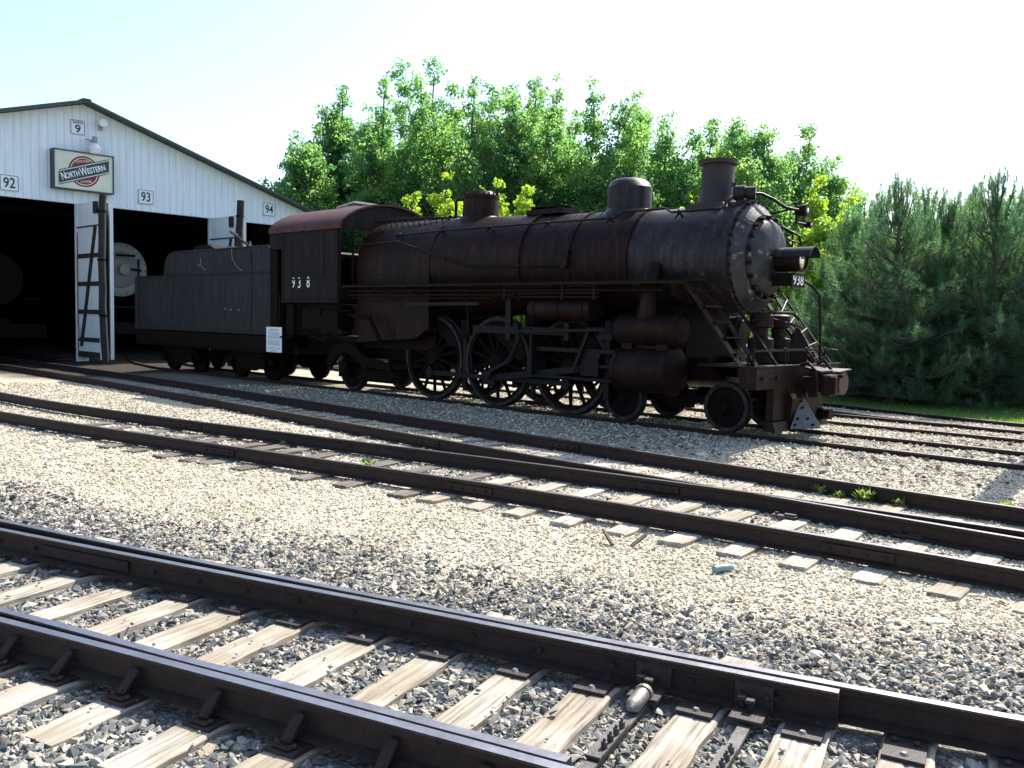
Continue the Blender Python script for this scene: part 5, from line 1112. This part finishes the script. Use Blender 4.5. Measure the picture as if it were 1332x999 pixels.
# pines: whorls of up-curved branches carrying tufts of long needles
def pine_data(seed, H, wd):
    rr = random.Random(seed); r2 = np.random.default_rng(seed); mb = MB()
    mb.pipe([(0, 0, 0), (.05, 0, H*.3), (0, .04, H*.6), (0, 0, H*.97)], [.13, .10, .06, .012], 8)
    tips = []; dirs = []
    nwh = 16
    for w in range(nwh):
        t = w/(nwh-1); z = .15+(H-1.0)*t; R0 = wd*.5*(1-t**1.15)**.85*(.85 if w < 2 else 1)
        nb = rr.randint(6, 8)
        for b in range(nb):
            az = w*1.1+b*6.283/nb+rr.uniform(-.35, .35); L = R0*rr.uniform(.65, 1.12)+.15; rise = (.05+.5*t)*L+rr.uniform(.15, .5)*(.35+t); zz = z+rr.uniform(-.12, .12)
            def PT(u, sd=0): q = L*u; return Vector((math.cos(az)*q-math.sin(az)*sd, math.sin(az)*q+math.cos(az)*sd, zz+rise*u**2.2+.08*math.sin(u*6+w)))
            mb.pipe([PT(u) for u in (0, .3, .6, .85, 1)], [.03, .024, .016, .010, .006], 5)
            nt = max(5, int(L*13))
            for j in range(nt):
                u = .15+.85*(j+rr.random())/nt; sd = rr.uniform(-1, 1)*(1.05-u*.7)*.55*L**.5; q = PT(u, sd)+Vector((0, 0, abs(sd)*.25+rr.uniform(0, .12)))
                out = .95*(1-t)+.1; dr_ = Vector((math.cos(az)*out+rr.uniform(-.3, .3), math.sin(az)*out+rr.uniform(-.3, .3), 1.0)).normalized(); tips.append(q); dirs.append(dr_)
                if abs(sd) > .12: mb.pipe([PT(max(0, u-.12)), q-Vector((0, 0, .1))], [.008, .005], 3)
            for k in range(3): tips.append(PT(1)+Vector((rr.uniform(-.04, .04), rr.uniform(-.04, .04), .13*k))); dirs.append(Vector((0, 0, 1)))
    for k in range(7): tips.append(Vector((0, 0, H-.1*k*1.2))); dirs.append(Vector((0, 0, 1)))
    T = np.array([tuple(v) for v in tips]); D = np.array([tuple(v) for v in dirs]); nn = 40; n = len(T)
    T = np.repeat(T, nn, 0); D = np.repeat(D, nn, 0); N = len(T)
    start = T-D*(r2.random(N)*.17)[:, None]; nd = D*.9+r2.normal(0, .62, (N, 3)); nd /= np.linalg.norm(nd, axis=1)[:, None]
    L = r2.uniform(.11, .19, N)[:, None]; sd_ = np.cross(nd, r2.normal(0, 1, (N, 3))); sd_ /= np.linalg.norm(sd_, axis=1)[:, None]
    V = np.stack([start-sd_*.0042, start+sd_*.0042, start+nd*L], 1).reshape(-1, 3); return mb, V, np.arange(3*N).reshape(N, 3)
PROT = [pine_data(3, 5.7, 4.4), pine_data(8, 5.9, 4.0), pine_data(12, 5.0, 4.2)]
proto = []
for i, (mb, V, Fc) in enumerate(PROT):
    t = thing('pine_tree', 'x', 'pine tree', (0, 0, 0)); mb.build('trunk', M['bark'], t, smooth=True); np_obj('crown', V, Fc, M['needle'], t); proto.append(t)
pines = [(0, 1160, 22.9, 236, 'tall pine nearest the locomotive front'), (1, 1283, 22.4, 228, 'tallest pine with slender candle tops near the right edge'), (2, 1100, 26.0, 282, 'lower pine half hidden behind the locomotive front'),
 (2, 1222, 23.4, 262, 'dark pine filling the gap between the two tall pines'), (0, 1345, 22.6, 250, 'pine cut by the right edge of the view'), (1, 1085, 30, 340, 'small pine low behind the pilot'), (2, 1325, 26, 252, 'pine behind the right edge pines'), (1, 1195, 26, 250, 'rear pine behind the tall pine by the locomotive'), (0, 1255, 26.0, 246, 'rear pine behind the tallest pine'), (2, 1135, 25.5, 258, 'rear pine left of the tall pine by the locomotive')]
used = set()
for k, px, Y, py, lab in pines:
    t = proto[k] if k not in used else copy_tree(proto[k]); used.add(k); loc = at(px, Y); H0 = (5.7, 5.9, 5.0)[k]; H = height_at(py, px, Y)+.12; sc = H/H0
    t.location = loc; t.scale = (sc*1.12, sc*1.12, sc); t.rotation_euler = (0, 0, random.uniform(0, 6.28)); tag(t, lab, 'pine tree', 'pines beyond the tracks')
# grass beyond the tracks, tufts and weeds
gv = []; gf = []
gm = MB(); n_ = 40; ss = np.linspace(-26, 12, n_); 
vs_ = []; 
for s in ss:
    e0 = gb(s)+.55 if s < 3 else gb(3)+.55+(s-3)*.6
    for j, v in enumerate((e0, e0+1.5, e0+4, e0+9, e0+30)): p = W(s, v+.12*math.sin(s*3+j)); p.z = float(ground_z(np.array([p.x]), np.array([p.y]))[0])+.03; vs_.append(p)
gm.add(vs_, [(i*5+j, i*5+j+1, (i+1)*5+j+1, (i+1)*5+j) for i in range(n_-1) for j in range(4)])
lawn = gm.build('lawn', mat('lawn_soil', (0.06, 0.080, 0.028), .9, 0, (0.11, 0.115, 0.05), .5, 1.2, ((0.16, 0.13, 0.08), 0.58, 0.9)), None); tag(lawn, kind='structure')
def blades(name, x, y, h, label):
    z = ground_z(x, y)+.02; n = len(x); d = rng.normal(0, .35, (n, 3)); d[:, 2] = 1; d /= np.linalg.norm(d, axis=1)[:, None]; a = rng.uniform(0, 6.28, n); sd_ = np.stack([np.cos(a), np.sin(a), 0*a], 1)*.009
    b = np.stack([x, y, z], 1); hh = (h*rng.uniform(.5, 1.2, n))[:, None]; V = np.stack([b-sd_, b+sd_, b+d*hh], 1).reshape(-1, 3)
    o = np_obj(name, V, np.arange(3*n).reshape(n, 3), M['grass'], None); tag(o, label, None, None, 'stuff')
s_ = rng.uniform(-14, 10, 60000); v_ = np.array([gb(s) if s < 3 else gb(3)+(s-3)*.6 for s in s_])+.5+rng.random(60000)**1.3*9
blades('grass', P0.x+DIR.x*s_+NRM.x*v_, P0.y+DIR.y*s_+NRM.y*v_, .09, 'green grass under and before the pines')
def weed(x, y, sc, label, seed):
    t = thing('weed', label, 'weed', (x, y, float(ground_z(np.array([x]), np.array([y]))[0])), 0, 'weeds between the tracks')
    r2 = np.random.default_rng(seed); sc *= 1.35; n = 60; a = r2.uniform(0, 6.28, n); el = r2.uniform(.3, 1.3, n); L = sc*r2.uniform(.5, 1.0, n)
    d = np.stack([np.cos(a)*np.cos(el), np.sin(a)*np.cos(el), np.sin(el)], 1); c = d*L[:, None]; sd_ = np.stack([-np.sin(a), np.cos(a), 0*a], 1)*sc*.20; up = d*sc*.36
    V = np.stack([c-up*.6, c+sd_, c+up, c-sd_], 1).reshape(-1, 3); np_obj('leaves', V, np.arange(4*n).reshape(n, 4), M['weed'], t)
    mb = MB(); [mb.tube((0, 0, 0), tuple(c[i]), .004, n=4) for i in range(0, n, 4)]; mb.build('stem', M['weed'], t); return t
def gp(s, v): p = W(s, v); return p.x, p.y
for k, (px, Y, sc, lab) in enumerate([(480, 11.75, .085, 'largest small weed between the middle rails, left of centre'), (447, 12.0, .05, 'tiny weed left of the largest weed between the middle rails'), (368, 13.6, .06, 'small weed between the middle rails, below the cab'), (330, 13.9, .05, 'leftmost small weed between the middle rails'),
   (1043, 10.9, .06, 'first weed clump of the patch right of the locomotive shadow'), (1075, 10.6, .09, 'low spreading weed second in the patch right of the shadow'), (1100, 10.35, .06, 'third weed in the patch right of the shadow'), (1133, 10.15, .11, 'tallest weed in the patch by the far switch rail'), (1181, 9.9, .08, 'lone weed right of the patch by the far switch rail'), (1318, 9.75, .09, 'weed at the right edge in the pole shadow')]):
    p = at(px, Y); weed(p.x, p.y, sc, lab, k)
# small litter and single stones
def lump(name, label, cat, px, Y, size, flat, material, seed):
    rr = random.Random(seed); bm = bmesh.new()
    for _ in range(26):
        v = Vector((rr.gauss(0, 1), rr.gauss(0, 1), rr.gauss(0, 1))).normalized()*rr.uniform(.8, 1); bm.verts.new((v.x*size, v.y*size*.7, v.z*size*flat))
    bmesh.ops.convex_hull(bm, input=bm.verts[:]); bmesh.ops.delete(bm, geom=[v for v in bm.verts if not v.link_faces], context='VERTS'); me = bpy.data.meshes.new(name); bm.to_mesh(me); bm.free(); me.materials.append(material)
    p = at(px, Y); o = bpy.data.objects.new(name, me); C.objects.link(o); o.location = (p.x, p.y, float(ground_z(np.array([p.x]), np.array([p.y]))[0])+size*flat*.3); tag(o, label, cat)
lump('flat_rock', 'pale flat rock in the locomotive shadow before the pilot', 'rock', 915, 13.3, .13, .25, M['stone'], 1)
lump('flat_rock', 'pale flat rock in tan gravel at the right edge below the middle rails', 'rock', 1237, 6.05, .11, .12, M['stone'], 2)
lump('rock', 'round white stone between the upper rails', 'rock', 872, 11.0, .045, .8, M['stone'], 3)
lump('rock', 'dark slate rock lying on the grey ballast, right of centre', 'rock', 857, 5.55, .035, .6, mat('slate', (.06, .065, .07), .8), 4)
bt_ = thing('plastic_bottle', 'crushed pale blue plastic bottle between tie ends of the middle track', 'bottle', (0, 0, 0)); p = at(950, 7.15); bt_.location = (p.x, p.y, -.17); bt_.rotation_euler = (0, 0, .5)
mb = MB(); mb.pipe([(-.1, 0, 0), (-.09, 0, 0), (-.02, 0, .004), (.05, 0, -.002), (.09, 0, 0), (.11, 0, 0)], [.02, .034, .030, .034, .03, .012], 12); mb.build('body', M['plastic'], bt_, smooth=True); mb = MB(); mb.tube((.11, 0, 0), (.13, 0, 0), .014, n=10); mb.build('cap', M['signwhite'], bt_)
for px, Y, ln, rz, lab in ((797, 8.0, .22, 1.9, 'dark broken wood splinter leaning on the near middle rail'), (838, 7.9, .2, .6, 'second dark wood splinter beside a tie end of the middle track')):
    p = at(px, Y); mb = MB(); mb.box((0, 0, 0), (ln, .03, .02), None, 0); o = mb.build('wood_splinter', M['tie_old'], None); o.location = (p.x, p.y, -.14); o.rotation_euler = (.2, -.45, rz); tag(o, lab, 'wood scrap')
# pole just outside the right edge whose shadow falls across the gravel
pl = thing('utility_pole', 'thick wooden pole right of the view whose shadow crosses the gravel', 'pole', W(-4.35, 3.2, -.1), 0)
mb = MB(); mb.pipe([(0, 0, 0), (0, 0, 2.5), (0.02, 0, 6.7)], [.22, .2, .17], 14); mb.build('pole', M['post'], pl, smooth=True); mb = MB(); mb.lathe([(6.7, .18), (6.76, .1), (6.77, .01)], (.02, 0, 0), 'Z', 14); mb.build('cap', M['dark'], pl)
